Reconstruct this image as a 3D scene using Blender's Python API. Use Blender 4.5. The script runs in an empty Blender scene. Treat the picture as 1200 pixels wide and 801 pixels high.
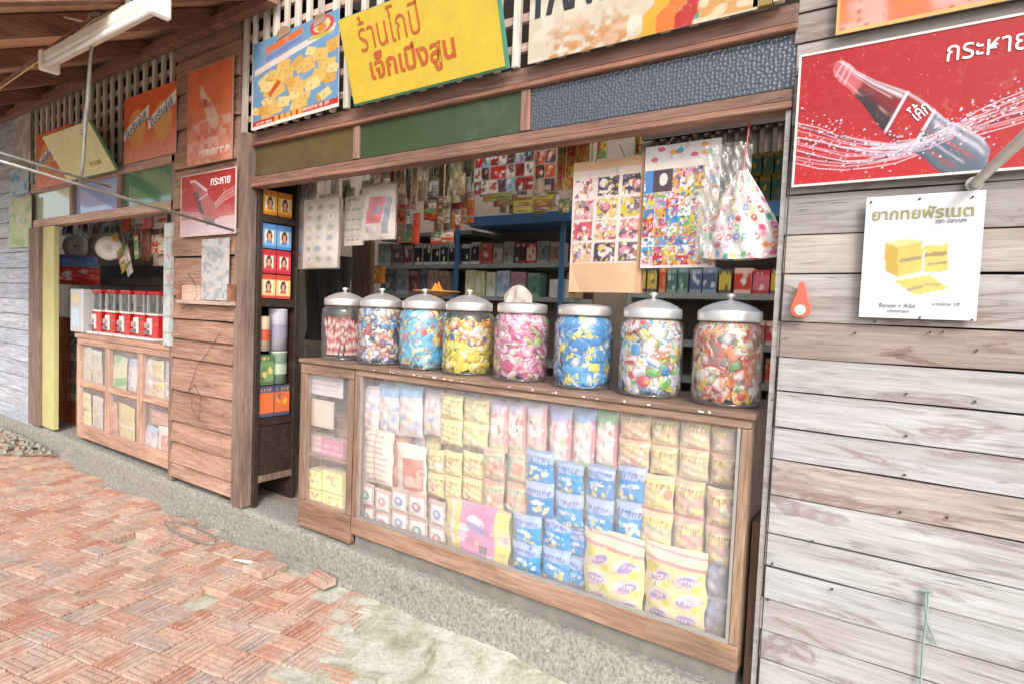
import bpy, bmesh, math, random
import numpy as np
from mathutils import Vector, Matrix

# ------------------------------------------------------------------ camera
sc = bpy.context.scene
COL = sc.collection
FPX, CX, CY = 700.0, 600.0, 400.5
CAMY, CAMZ = -2.0, 1.40
v1 = np.array([-415 - CX, 325 - CY, FPX]); v2 = np.array([1080 - CX, 386 - CY, FPX])
Xw = -v1 / np.linalg.norm(v1)
Yw = v2 - Xw * (v2 @ Xw); Yw /= np.linalg.norm(Yw)
Uw = np.cross(Xw, Yw)
if Uw[1] > 0: Uw = -Uw
RW = np.array([Xw, Yw, Uw])
cam = bpy.data.cameras.new('camera'); cam_o = bpy.data.objects.new('camera', cam); COL.objects.link(cam_o)
r, d, f = RW[:, 0], RW[:, 1], RW[:, 2]
cam_o.matrix_world = Matrix(((r[0], -d[0], -f[0], 0), (r[1], -d[1], -f[1], CAMY), (r[2], -d[2], -f[2], CAMZ), (0, 0, 0, 1)))
cam.sensor_width = 36; cam.sensor_fit = 'HORIZONTAL'; cam.lens = FPX / 1200 * 36; cam.clip_start = 0.05; cam.clip_end = 500
sc.camera = cam_o
# ------------------------------------------------------------------ sky and sun (bright overcast)
SUN = Vector((0.58, -0.62, 0.62)).normalized()
w = bpy.data.worlds.new('World'); sc.world = w; w.use_nodes = True
nt = w.node_tree; nt.nodes.clear()
wo = nt.nodes.new('ShaderNodeOutputWorld'); bg = nt.nodes.new('ShaderNodeBackground'); sky = nt.nodes.new('ShaderNodeTexSky')
hs = nt.nodes.new('ShaderNodeHueSaturation'); hs.inputs['Saturation'].default_value = 0.5
sky.sky_type = 'NISHITA'; sky.sun_disc = False
sky.sun_elevation = math.asin(SUN.z); sky.sun_rotation = math.atan2(SUN.x, SUN.y)
sky.dust_density = 4.0; sky.air_density = 1.0
bg.inputs['Strength'].default_value = 0.15
nt.links.new(sky.outputs[0], hs.inputs['Color']); nt.links.new(hs.outputs[0], bg.inputs[0]); nt.links.new(bg.outputs[0], wo.inputs[0])
sl = bpy.data.lights.new('sun', 'SUN'); sl.energy = 1.0; sl.angle = math.radians(16); sl.color = (1, .975, .945)
so = bpy.data.objects.new('sun', sl); COL.objects.link(so); so.location = (3, -5, 6)
so.rotation_euler = SUN.to_track_quat('Z', 'Y').to_euler()
sc.view_settings.view_transform = 'Standard'; sc.view_settings.look = 'None'; sc.view_settings.gamma = 1
sc.view_settings.exposure = 0.92
sc.render.resolution_x = 1024; sc.render.resolution_y = 683
sc.cycles.max_bounces = 10; sc.cycles.transparent_max_bounces = 24; sc.cycles.use_denoising = True
sc.cycles.caustics_reflective = False; sc.cycles.caustics_refractive = False

# ------------------------------------------------------------------ helpers
rng = random.Random(7)
def _ray(px, py): return RW @ np.array([px - CX, py - CY, FPX])
def F(px, py, y=0.0):                      # photo pixel -> point on the plane Y = y
    q = _ray(px, py); t = (y - CAMY) / q[1]; return Vector((q[0] * t, y, q[2] * t + CAMZ))
def GX(px, py, x):                         # photo pixel -> point on the plane X = x
    q = _ray(px, py); t = x / q[0]; return Vector((x, q[1] * t + CAMY, q[2] * t + CAMZ))
def GZ(px, py, z=0.0):                     # photo pixel -> point on the ground
    q = _ray(px, py); t = (z - CAMZ) / q[2]; return Vector((q[0] * t, q[1] * t + CAMY, z))
def project(p):
    c = RW.T @ np.array([p[0], p[1] - CAMY, p[2] - CAMZ])
    if c[2] < .05: return None
    return CX + FPX * c[0] / c[2], CY + FPX * c[1] / c[2], c[2]
def rect(px0, py0, px1, py1, y=0.0):       # pixel box corners (left mid, right mid) -> x0,x1,z0,z1
    a, b = F(px0, py0, y), F(px1, py1, y)
    return min(a.x, b.x), max(a.x, b.x), min(a.z, b.z), max(a.z, b.z)
def lin(c): return tuple(((x / 12.92) if x <= .04045 else ((x + .055) / 1.055) ** 2.4) for x in c)
def hexc(h): return lin(tuple(int(h[i:i + 2], 16) / 255 for i in (0, 2, 4)))

MATS = {}
def nodes_of(name):
    m = bpy.data.materials.new(name); m.use_nodes = True; MATS[name] = m
    n = m.node_tree.nodes; l = m.node_tree.links; b = n['Principled BSDF']; return m, n, l, b
def N(n, t, **k):
    o = n.new(t)
    for a, v in k.items(): setattr(o, a, v)
    return o
def ramp(n, stops):
    r_ = n.new('ShaderNodeValToRGB'); e = r_.color_ramp.elements
    while len(e) < len(stops): e.new(.5)
    for i, (p, c) in enumerate(stops): e[i].position = p; e[i].color = (*c[:3], 1)
    return r_
def mixc(n, l, fac, a, b, mode='MIX'):
    m = n.new('ShaderNodeMix'); m.data_type = 'RGBA'; m.blend_type = mode
    for s, v in ((m.inputs[0], fac), (m.inputs[6], a), (m.inputs[7], b)):
        if isinstance(v, bpy.types.NodeSocket): l.new(v, s)
        elif isinstance(v, (int, float)): s.default_value = v
        else: s.default_value = (*v[:3], 1)
    return m.outputs[2]
def coords(n, l, scale, rand=True):
    tc = n.new('ShaderNodeTexCoord'); mp = n.new('ShaderNodeMapping'); mp.inputs['Scale'].default_value = scale
    if rand:
        oi = n.new('ShaderNodeObjectInfo'); ml = N(n, 'ShaderNodeMath', operation='MULTIPLY'); ml.inputs[1].default_value = 37.0
        l.new(oi.outputs['Random'], ml.inputs[0]); cb = n.new('ShaderNodeCombineXYZ')
        for i in range(3): l.new(ml.outputs[0], cb.inputs[i])
        l.new(cb.outputs[0], mp.inputs['Location'])
    l.new(tc.outputs['Object'], mp.inputs['Vector']); return mp.outputs[0]
def noise(n, l, vec, scale, detail=5, rough=.6, dist=0):
    t = n.new('ShaderNodeTexNoise'); t.inputs['Scale'].default_value = scale; t.inputs['Detail'].default_value = detail
    t.inputs['Roughness'].default_value = rough; t.inputs['Distortion'].default_value = dist; l.new(vec, t.inputs['Vector']); return t.outputs['Fac']
def bump(n, l, b, h, strength, dist=.01):
    bp = n.new('ShaderNodeBump'); bp.inputs['Strength'].default_value = strength; bp.inputs['Distance'].default_value = dist
    l.new(h, bp.inputs['Height']); l.new(bp.outputs[0], b.inputs['Normal'])

def wood(name, dark, mid, light, rough=.75, axis='X', stain=0.0, staincol=(.08, .06, .05), bmp=.35, gl=1.0, con=.7):
    """weathered timber: grain along an axis, tinted by the object colour"""
    m, n, l, b = nodes_of(name)
    s = {'X': (1.2, 18, 18), 'Y': (18, 1.2, 18), 'Z': (18, 18, 1.2)}[axis]
    v = coords(n, l, s); g = noise(n, l, v, 3.0 * gl, 8, .65, .8)
    vb = coords(n, l, {'X': (.6, 4, 4), 'Y': (4, .6, 4), 'Z': (4, 4, .6)}[axis]); g2 = noise(n, l, vb, 2.2, 4, .6, 1.0)
    rp = ramp(n, [(.28, dark), (.5, mid), (.72, light)]); l.new(g, rp.inputs[0])
    k2 = 1 - .4 * con / .7; rp2 = ramp(n, [(.3, (k2, k2 * .985, k2 * .97)), (.65, (1, 1, 1))]); l.new(g2, rp2.inputs[0])
    c = mixc(n, l, 1.0, rp.outputs[0], rp2.outputs[0], 'MULTIPLY')
    vf = coords(n, l, {'X': (3, 90, 90), 'Y': (90, 3, 90), 'Z': (90, 90, 3)}[axis]); g3 = noise(n, l, vf, 3.0, 4, .7, .3)
    rp3 = ramp(n, [(.36, (.55, .5, .47)), (.5, (1, 1, 1))]); l.new(g3, rp3.inputs[0])
    c = mixc(n, l, con, c, rp3.outputs[0], 'MULTIPLY')
    if stain:
        vs = coords(n, l, {'X': (1.0, 3, 5), 'Y': (3, 1, 5), 'Z': (5, 3, 1)}[axis]); st = noise(n, l, vs, 1.6, 7, .62, 1.6)
        sr = ramp(n, [(.55, (0, 0, 0)), (.62, (1, 1, 1)), (.66, (.35, .35, .35)), (.8, (.5, .5, .5))]); l.new(st, sr.inputs[0])
        mm = N(n, 'ShaderNodeMath', operation='MULTIPLY'); mm.inputs[1].default_value = stain; l.new(sr.outputs[0], mm.inputs[0])
        c = mixc(n, l, mm.outputs[0], c, staincol)
    vc = coords(n, l, {'X': (.9, 34, 34), 'Y': (34, .9, 34), 'Z': (34, 34, .9)}[axis]); cr = noise(n, l, vc, 1.0, 3, .5, .4)      # splits along the grain
    s1 = N(n, 'ShaderNodeMath', operation='SUBTRACT'); s1.inputs[1].default_value = .5; l.new(cr, s1.inputs[0]); s2 = N(n, 'ShaderNodeMath', operation='ABSOLUTE'); l.new(s1.outputs[0], s2.inputs[0])
    s3 = ramp(n, [(.0, (1, 1, 1)), (.012, (0, 0, 0))]); l.new(s2.outputs[0], s3.inputs[0])
    vm = coords(n, l, (2.2, 2.2, 2.2)); mk = noise(n, l, vm, 1.7, 3, .5); s4 = ramp(n, [(.5, (0, 0, 0)), (.6, (.75, .75, .75))]); l.new(mk, s4.inputs[0])
    s5 = N(n, 'ShaderNodeMath', operation='MULTIPLY'); l.new(s3.outputs[0], s5.inputs[0]); l.new(s4.outputs[0], s5.inputs[1]); c = mixc(n, l, s5.outputs[0], c, tuple(x * .28 for x in dark))
    oi = n.new('ShaderNodeObjectInfo'); c = mixc(n, l, 1.0, c, oi.outputs['Color'], 'MULTIPLY')
    l.new(c, b.inputs['Base Color']); b.inputs['Roughness'].default_value = rough
    ad = N(n, 'ShaderNodeMath', operation='ADD'); l.new(g, ad.inputs[0]); l.new(g3, ad.inputs[1])
    bump(n, l, b, ad.outputs[0], bmp, .006); return m
def plain(name, c, rough=.5, metal=0, var=.25, scale=14, bmp=.0, spec=.5, objcol=False, wear=None, coat=0):
    m, n, l, b = nodes_of(name); v = coords(n, l, (1, 1, 1)); g = noise(n, l, v, scale, 6, .65, .4)
    rp = ramp(n, [(.3, tuple(x * (1 - var) for x in c)), (.7, tuple(min(1, x * (1 + var * .6)) for x in c))]); l.new(g, rp.inputs[0]); o = rp.outputs[0]
    if wear:
        g2 = noise(n, l, v, scale * .5, 8, .7, .6); r2 = ramp(n, [(.56, (0, 0, 0)), (.64, (1, 1, 1))]); l.new(g2, r2.inputs[0]); o = mixc(n, l, r2.outputs[0], o, wear)
    if objcol: oi = n.new('ShaderNodeObjectInfo'); o = mixc(n, l, 1.0, o, oi.outputs['Color'], 'MULTIPLY')
    l.new(o, b.inputs['Base Color']); b.inputs['Roughness'].default_value = rough; b.inputs['Metallic'].default_value = metal
    b.inputs['Specular IOR Level'].default_value = spec; b.inputs['Coat Weight'].default_value = coat
    if bmp: bump(n, l, b, g, bmp, .01)
    return m
def printed(name, rough=.4, spec=.5, fade=.12, dim=.78, coat=0.0, wear=0.0, wearcol=(.6, .55, .5), bmp=0.0, scale=9):
    """flat print stored as mesh colours, with a little fading"""
    m, n, l, b = nodes_of(name); a = N(n, 'ShaderNodeVertexColor', layer_name='Col'); v = coords(n, l, (1, 1, 1)); g = noise(n, l, v, scale, 7, .65, .5)
    rp = ramp(n, [(.35, (dim - dim * fade,) * 3), (.7, (dim,) * 3)]); l.new(g, rp.inputs[0]); o = mixc(n, l, 1.0, a.outputs[0], rp.outputs[0], 'MULTIPLY')
    if wear:
        g2 = noise(n, l, v, scale * 1.7, 9, .7, .8); r2 = ramp(n, [(.55, (0, 0, 0)), (.68, (wear,) * 3)]); l.new(g2, r2.inputs[0]); o = mixc(n, l, r2.outputs[0], o, wearcol)
    l.new(o, b.inputs['Base Color']); b.inputs['Roughness'].default_value = rough; b.inputs['Specular IOR Level'].default_value = spec; b.inputs['Coat Weight'].default_value = coat
    if bmp: bump(n, l, b, g, bmp, .02)
    return m
def thin_glass(name, tint=(1, 1, 1), haze=.05, hazecol=(.8, .8, .82), rough=.03, ior=1.5):
    m, n, l, b = nodes_of(name); n.remove(b); out = n['Material Output']
    tr = n.new('ShaderNodeBsdfTransparent'); tr.inputs[0].default_value = (*tint, 1)
    gl = n.new('ShaderNodeBsdfGlossy'); gl.inputs['Roughness'].default_value = rough
    lw = n.new('ShaderNodeLayerWeight'); lw.inputs[0].default_value = .5            # Schlick, same from both sides of a single sheet
    pw_ = N(n, 'ShaderNodeMath', operation='POWER'); pw_.inputs[1].default_value = 4.0; l.new(lw.outputs['Facing'], pw_.inputs[0])
    fr = N(n, 'ShaderNodeMath', operation='MULTIPLY_ADD'); fr.inputs[1].default_value = .80; fr.inputs[2].default_value = .06; l.new(pw_.outputs[0], fr.inputs[0])
    m1 = n.new('ShaderNodeMixShader'); l.new(fr.outputs[0], m1.inputs[0]); l.new(tr.outputs[0], m1.inputs[1]); l.new(gl.outputs[0], m1.inputs[2])
    df = n.new('ShaderNodeBsdfDiffuse'); df.inputs[0].default_value = (*hazecol, 1)  # pale haze over the sheet, mixed in as diffuse colour
    v = coords(n, l, (1, 1, 1)); g = noise(n, l, v, 6, 8, .7, .5); rp = ramp(n, [(.3, (haze * .4,) * 3), (.75, (haze * 1.7,) * 3)]); l.new(g, rp.inputs[0])
    m2 = n.new('ShaderNodeMixShader'); l.new(rp.outputs[0], m2.inputs[0]); l.new(m1.outputs[0], m2.inputs[1]); l.new(df.outputs[0], m2.inputs[2]); l.new(m2.outputs[0], out.inputs[0]); return m

class MB:
    def __init__(s): s.v = []; s.f = []; s.c = None
    def add(s, vs, fs):
        o = len(s.v); s.v += [tuple(p) for p in vs]; s.f += [tuple(i + o for i in q) for q in fs]; return s
    def box(s, x0, x1, y0, y1, z0, z1):
        return s.add([(x0, y0, z0), (x1, y0, z0), (x1, y1, z0), (x0, y1, z0), (x0, y0, z1), (x1, y0, z1), (x1, y1, z1), (x0, y1, z1)],
                     [(0, 3, 2, 1), (4, 5, 6, 7), (0, 1, 5, 4), (1, 2, 6, 5), (2, 3, 7, 6), (3, 0, 4, 7)])
    def tube(s, pts, rad, k=8, cap=True):
        pts = [Vector(p) for p in pts]; rads = rad if isinstance(rad, (list, tuple)) else [rad] * len(pts); vs = []; ref = None
        for i, p in enumerate(pts):
            t = (pts[min(i + 1, len(pts) - 1)] - pts[max(i - 1, 0)]).normalized()
            if ref is None: ref = Vector((0, 0, 1)) if abs(t.z) < .9 else Vector((1, 0, 0))
            a = t.cross(ref).normalized(); bb = t.cross(a).normalized(); ref = -bb if False else ref
            for j in range(k): th = 2 * math.pi * j / k; vs.append(p + (a * math.cos(th) + bb * math.sin(th)) * rads[i])
        fs = [(i * k + j, i * k + (j + 1) % k, (i + 1) * k + (j + 1) % k, (i + 1) * k + j) for i in range(len(pts) - 1) for j in range(k)]
        if cap: fs += [tuple(range(k - 1, -1, -1)), tuple((len(pts) - 1) * k + j for j in range(k))]
        return s.add(vs, fs)
    def lathe(s, prof, k=32, c=(0, 0, 0), closed=False):
        vs = [(c[0] + r_ * math.cos(2 * math.pi * j / k), c[1] + r_ * math.sin(2 * math.pi * j / k), c[2] + z) for r_, z in prof for j in range(k)]
        fs = [(i * k + j, i * k + (j + 1) % k, (i + 1) * k + (j + 1) % k, (i + 1) * k + j) for i in range(len(prof) - 1) for j in range(k)]
        return s.add(vs, fs)
    def build(s, name, mat, parent=None, bevel=0.0, smooth=False, color=None, local=False, seg=1):
        me = bpy.data.meshes.new(name)
        org = Vector((0, 0, 0))
        if parent is not None and not local: org = parent.matrix_basis.translation.copy(); q = parent.parent
        if parent is not None and not local:
            while q is not None: org += q.matrix_basis.translation; q = q.parent
        me.from_pydata([(p[0] - org.x, p[1] - org.y, p[2] - org.z) for p in s.v], [], s.f)
        bm = bmesh.new(); bm.from_mesh(me); bmesh.ops.recalc_face_normals(bm, faces=bm.faces)
        if bevel: bmesh.ops.bevel(bm, geom=list(bm.edges), offset=bevel, segments=seg, affect='EDGES', profile=.6, clamp_overlap=True)
        bm.to_mesh(me); bm.free()
        return mkobj(name, me, mat, parent, color, smooth)
def mkobj(name, me, mat, parent=None, color=None, smooth=False):
    o = bpy.data.objects.new(name, me); COL.objects.link(o)
    if mat is not None and len(me.materials) == 0: me.materials.append(MATS[mat] if isinstance(mat, str) else mat)
    if parent is not None: o.parent = parent
    if color is not None: o.color = (*color[:3], 1)
    if smooth: me.polygons.foreach_set('use_smooth', [True] * len(me.polygons))
    return o
def tag(o, label, cat, group=None, kind=None):
    if label: o['label'] = label
    if cat: o['category'] = cat
    if group: o['group'] = group
    if kind: o['kind'] = kind
    return o
def thing(name, label, cat, loc=(0, 0, 0), group=None, rot=None):
    o = bpy.data.objects.new(name, None); COL.objects.link(o); o.location = loc; o.empty_display_size = .05
    if rot: o.rotation_euler = rot
    return tag(o, label, cat, group)
def copy_tree(o, parent=None):
    c = o.copy(); COL.objects.link(c); c.parent = parent
    for ch in o.children: copy_tree(ch, c)
    return c

# value noise and a small painting canvas (prints are stored as mesh colours)
def vnoise(w_, h_, cells, seed):
    g = np.random.RandomState(seed).rand(cells[1] + 2, cells[0] + 2)
    x = np.linspace(0, cells[0], w_, endpoint=False); y = np.linspace(0, cells[1], h_, endpoint=False)
    xi = x.astype(int); yi = y.astype(int); fx = x - xi; fy = (y - yi)[:, None]; fx = fx * fx * (3 - 2 * fx); fy = fy * fy * (3 - 2 * fy)
    a = g[yi][:, xi]; b_ = g[yi][:, xi + 1]; c = g[yi + 1][:, xi]; d_ = g[yi + 1][:, xi + 1]
    return (a * (1 - fx) + b_ * fx) * (1 - fy) + (c * (1 - fx) + d_ * fx) * fy
class Canvas:
    """u to the right, v up, both 0..1; colours linear"""
    def __init__(s, w_, h_, bgc, r_=None, y=0):
        s.w, s.h, s.r, s.y = w_, h_, r_, y; s.a = np.zeros((h_, w_, 3)); s.a[:] = bgc[:3]
        s.u, s.v = np.meshgrid((np.arange(w_)) / (w_ - 1), (np.arange(h_)) / (h_ - 1)); s.asp = h_ / w_
    def p(s, pts):
        if s.r is None: return pts
        o = []
        for q in pts: f_ = F(q[0], q[1], s.y); o.append(((f_.x - s.r[0]) / (s.r[1] - s.r[0]), (f_.z - s.r[2]) / (s.r[3] - s.r[2])))
        return o
    def put(s, m, c, al=1.0):
        m = (m.astype(float) * al)[..., None]; s.a = s.a * (1 - m) + np.array(c[:3]) * m; return s
    def poly(s, pts, c, al=1.0):
        pts = s.p(pts); m = np.zeros((s.h, s.w), bool); j = len(pts) - 1
        for i in range(len(pts)):
            xi, yi = pts[i]; xj, yj = pts[j]
            if yi != yj: m ^= ((yi > s.v) != (yj > s.v)) & (s.u < (xj - xi) * (s.v - yi) / (yj - yi) + xi)
            j = i
        return s.put(m, c, al)
    def rect(s, u0, v0, u1, v1, c, al=1.0): return s.put((s.u >= u0) & (s.u <= u1) & (s.v >= v0) & (s.v <= v1), c, al)
    def ell(s, u, v, ru, rv, c, al=1.0, rot=0, soft=0):
        du = s.u - u; dv = (s.v - v) * s.asp; rv = rv * s.asp
        a = du * math.cos(rot) + dv * math.sin(rot); b_ = -du * math.sin(rot) + dv * math.cos(rot); q = (a / ru) ** 2 + (b_ / rv) ** 2
        return s.put(np.clip((1 - q) / max(soft, 1e-3), 0, 1) if soft else q < 1, c, al)
    def line(s, pts, wd, c, al=1.0, soft=.5):
        pts = s.p(pts); best = np.full((s.h, s.w), 9.)
        for (x0, y0), (x1, y1) in zip(pts[:-1], pts[1:]):
            ax, ay = x1 - x0, (y1 - y0) * s.asp; L = ax * ax + ay * ay + 1e-12
            t = np.clip(((s.u - x0) * ax + (s.v - y0) * s.asp * ay) / L, 0, 1)
            best = np.minimum(best, np.hypot(s.u - x0 - t * ax, (s.v - y0) * s.asp - t * ay))
        return s.put(np.clip((wd - best) / (wd * soft), 0, 1), c, al)
    def speck(s, c, cells, thr, seed, al=1.0, m=None):
        q = vnoise(s.w, s.h, cells, seed); q = np.clip((q - thr) / .12, 0, 1)
        if m is not None: q = q * m
        return s.put(q, c, al)
    def scrawl(s, u0, v0, u1, v1, c, seed, al=.85):      # a band of letter-like strokes
        rr = random.Random(seed); u = u0; h_ = v1 - v0
        while u < u1 - .01:
            w_ = rr.uniform(.35, .8) * h_ * s.asp
            k = rr.random()
            s.rect(u, v0, u + w_ * .35, v1, c, al)
            if k < .7: s.rect(u, v1 - h_ * .28, u + w_, v1, c, al)
            if k > .3: s.rect(u + w_ * .65, v0 + h_ * rr.choice((0, .4)), u + w_, v1, c, al)
            u += w_ * 1.35
        return s
def setcol(me, cols):
    at = me.color_attributes.new('Col', 'FLOAT_COLOR', 'POINT'); buf = np.ones((len(me.vertices), 4), np.float32); buf[:len(cols), :3] = cols; at.data.foreach_set('color', buf.ravel())
def sheet(name, cv, w_, h_, thick=.002, depth=None, back=(.7, .68, .65)):
    """printed sheet in the XZ plane, front towards -Y, origin at the bottom centre; depth(u,v) pushes the front out"""
    nx, ny = cv.w, cv.h; dz = np.zeros((ny, nx)) if depth is None else depth(cv.u, cv.v)
    fr = np.stack([(cv.u - .5) * w_, -thick - dz, cv.v * h_], -1).reshape(-1, 3)
    bk = np.array([(-w_ / 2, 0, 0), (w_ / 2, 0, 0), (w_ / 2, 0, h_), (-w_ / 2, 0, h_)]) if depth is None else np.stack([(cv.u - .5) * w_, dz * .35, cv.v * h_], -1).reshape(-1, 3)
    i = np.arange((nx - 1) * (ny - 1)); a = i // (nx - 1) * nx + i % (nx - 1); q = np.stack([a, a + 1, a + nx + 1, a + nx], -1)
    n0 = nx * ny; fs = q.tolist()
    if depth is None:
        c0, c1, c2, c3 = 0, nx - 1, nx * ny - 1, nx * (ny - 1)
        fs += [[n0 + 3, n0 + 2, n0 + 1, n0], [c0, n0, n0 + 1, c1], [c1, n0 + 1, n0 + 2, c2], [c2, n0 + 2, n0 + 3, c3], [c3, n0 + 3, n0, c0]]
    else: fs += (q[:, ::-1] + n0).tolist()
    me = bpy.data.meshes.new(name); me.from_pydata(np.vstack([fr, bk]).tolist(), [], fs)
    cols = np.vstack([cv.a.reshape(-1, 3), np.tile(np.array(back), (4, 1)) if depth is None else cv.a.reshape(-1, 3)]); setcol(me, cols)
    if depth is not None: me.polygons.foreach_set('use_smooth', [True] * len(me.polygons))
    return me
def pillow(b_, crimp=.0, seed=0, wr=.15):
    nz = [np.random.RandomState(seed + i).rand() for i in range(6)]
    def f_(u, v):
        s_ = np.clip(1 - np.abs(2 * u - 1) ** 3, 0, 1) * np.clip(1 - np.abs(2 * v - 1) ** 4, 0, 1)
        wv = np.sin(u * (9 + 6 * nz[0]) + v * (5 + 8 * nz[1]) + nz[2] * 6) * np.sin(v * (11 + 7 * nz[3]) - u * 4 + nz[4] * 6)
        return b_ * (s_ + wr * wv * s_ ** .5)
    return f_
def text_mesh(name, s_, size, offset=0.0, depth=.0008, shear=0):
    cu = bpy.data.curves.new(name, 'FONT'); cu.body = s_; cu.size = size; cu.offset = offset; cu.extrude = depth; cu.align_x = 'LEFT'; cu.shear = shear; cu.resolution_u = 4
    o = bpy.data.objects.new(name, cu); COL.objects.link(o); bpy.context.view_layer.update()
    me = bpy.data.meshes.new_from_object(o.evaluated_get(bpy.context.evaluated_depsgraph_get())); bpy.data.objects.remove(o); bpy.data.curves.remove(cu); me.name = name
    me.transform(Matrix.Rotation(math.pi / 2, 4, 'X')); me.materials.clear(); return me
def fit_text(me, w_=None, h_=None):
    co = np.array([v.co[:] for v in me.vertices]); mn, mx = co.min(0), co.max(0); sx = w_ / (mx[0] - mn[0]) if w_ else 1; sz = h_ / (mx[2] - mn[2]) if h_ else sx
    me.transform(Matrix.Diagonal((sx, 1, sz, 1)) @ Matrix.Translation((-mn[0], 0, -mn[2]))); return me
def lettering(s_, mat, parent, loc, w_=None, h_=None, offset=0.0, rot=0, shear=0, name='lettering'):
    me = fit_text(text_mesh(name, s_, .1, offset, shear=shear), w_, h_); o = mkobj(name, me, mat, parent); o.location = loc; o.rotation_euler = (0, -rot, 0); return o

# ------------------------------------------------------------------ materials
wood('weathered_grey_wood', hexc('8f8a88'), hexc('a9a6a5'), hexc('bab9b9'), .85, 'X', .8, hexc('7d6b68'), .3, con=.28)
wood('pillar_wood', hexc('80604f'), hexc('a88573'), hexc('c0a190'), .8, 'X', .35, hexc('6d5044'), con=.5)
wood('pale_wall_wood', hexc('868890'), hexc('b4b9c2'), hexc('cfd4da'), .8, 'X', .2, hexc('7e7672'), con=.4)
wood('beam_wood', hexc('684c42'), hexc('89685b'), hexc('a18375'), .6, 'X', .15, hexc('63382b'), .2)
wood('post_wood', hexc('6a554c'), hexc('8b7469'), hexc('a28d82'), .7, 'Z', .2, hexc('44302a'), .25)
wood('slat_wood', hexc('b0a497'), hexc('d2c8bd'), hexc('e2dad0'), .75, 'Z', .2, hexc('75675c'), .25, con=.4)
wood('rail_wood', hexc('b3968a'), hexc('cdb1a4'), hexc('dcc7bc'), .75, 'X', .1, hexc('7a5a4c'), .25)
wood('case_wood', hexc('7f6355'), hexc('9f8474'), hexc('b8a496'), .55, 'X', .18, hexc('b99a6a'), .2)
wood('case_wood_upright', hexc('7f6355'), hexc('9f8474'), hexc('b8a496'), .55, 'Z', .18, hexc('b99a6a'), .2)
wood('left_case_wood', hexc('a67a62'), hexc('c9a18c'), hexc('d8b9a8'), .5, 'X', .05, hexc('8a5a3c'), .15)
wood('left_case_upright', hexc('a67a62'), hexc('c9a18c'), hexc('d8b9a8'), .5, 'Z', .05, hexc('8a5a3c'), .15)
wood('dark_wood', hexc('1e1512'), hexc('35271f'), hexc('4a372c'), .6, 'X', .0, (.02, .02, .02), .2)
wood('roof_board', hexc('c4977a'), hexc('e8c4a6'), hexc('f2d8c2'), .7, 'Y', .25, hexc('7b5040'), .25, con=.3)
wood('rafter_wood', hexc('6a473a'), hexc('926655'), hexc('ab7d6a'), .7, 'Y', .1, hexc('35201a'), .2)
wood('cabinet_orange', hexc('8a4322'), hexc('b8643a'), hexc('cc7b4e'), .5, 'Z', .1, hexc('703317'), .1)
plain('kerb_concrete', hexc('9a978f'), .94, var=.55, scale=70, bmp=1.0, wear=hexc('6e6b64'))
plain('floor_concrete', hexc('8d7e73'), .8, var=.3, scale=5, bmp=.3, wear=hexc('957363'))
plain('plinth_grey', hexc('7d7873'), .85, var=.25, scale=12, bmp=.3)
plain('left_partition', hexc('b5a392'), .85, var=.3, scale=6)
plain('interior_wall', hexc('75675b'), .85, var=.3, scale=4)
plain('gap_dark', hexc('2a1f1b'), .9, var=.3, scale=6)  # near-black: the shade behind the slats is put into this colour
plain('aluminium', (.70, .69, .68), .40, metal=.75, var=.08, scale=20, objcol=True)
plain('steel_pole', hexc('9c9a94'), .45, metal=.55, var=.25, scale=30)
plain('white_enamel', hexc('eeeae6'), .35, var=.06, objcol=True)
plain('tube_glass', hexc('f6f4f2'), .25, var=.03)
plain('rope', hexc('cbb78f'), .9, var=.3, scale=80)
plain('black_rubber', hexc('3a3634'), .6, var=.2)
plain('paint', (1, 1, 1), .5, var=.18, scale=10, objcol=True, bmp=.05)
plain('gloss_paint', (1, 1, 1), .22, var=.06, scale=10, objcol=True, coat=.3)
plain('red_print', hexc('b4582a'), .5, var=.1); plain('white_print', hexc('f2eeee'), .45, var=.05); plain('black_print', hexc('23252f'), .5, var=.1)
plain('olive_print', hexc('8f8a5c'), .5, var=.1); plain('blue_print', hexc('6c86a4'), .5, var=.2); plain('grey_print', hexc('8a8e93'), .5, var=.1)
plain('cream_paint', hexc('bdb680'), .5, var=.1, scale=5)
plain('olive_panel', hexc('574a30'), .3, var=.2, scale=9, wear=hexc('5f523a')); plain('green_panel', hexc('36462b'), .3, var=.2, scale=8, wear=hexc('3f4f34'))
plain('pale_green_glass', hexc('c3d0bd'), .1, var=.08, spec=1, coat=1); plain('blue_glass', hexc('95a8da'), .06, var=.06, spec=1, coat=1); plain('green_glass', hexc('4a8466'), .07, var=.06, spec=1, coat=1)  # pane colours lightened to carry the reflection of the bright sky
plain('string_green', hexc('83978f'), .8, var=.2); plain('moss_stone', hexc('8d8a7d'), .9, var=.4, scale=20, bmp=.6)
plain('shelf_blue', hexc('4f7ba8'), .5, var=.15); plain('shelf_grey', hexc('9fa3a0'), .5, var=.15, objcol=True)
printed('paper_print', .6, .3, .1); printed('gloss_sign_print', .25, .5, .1, dim=.85, wear=.12, wearcol=hexc('c9a08c'), scale=20); printed('sign_print', .3, .5, .14, wear=.34, wearcol=hexc('c9a08c')); printed('rusty_print', .5, .4, .15, dim=1.0, wear=.45, wearcol=hexc('b0643a'), scale=14)
printed('bag_print', .33, .5, .06, coat=.25, dim=.86); printed('box_print', .45, .4, .08, dim=1.15); printed('hang_print', .4, .4, .06, dim=1.15); printed('candy_print', .35, .5, .05, coat=.2)
thin_glass('case_glass', (.97, .97, .97), .13, (.88, .85, .85)); thin_glass('jar_glass', (.97, .985, .98), .05, (.85, .85, .85), .04)  # case glass: pinkish reflected haze put into the diffuse colour
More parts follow.
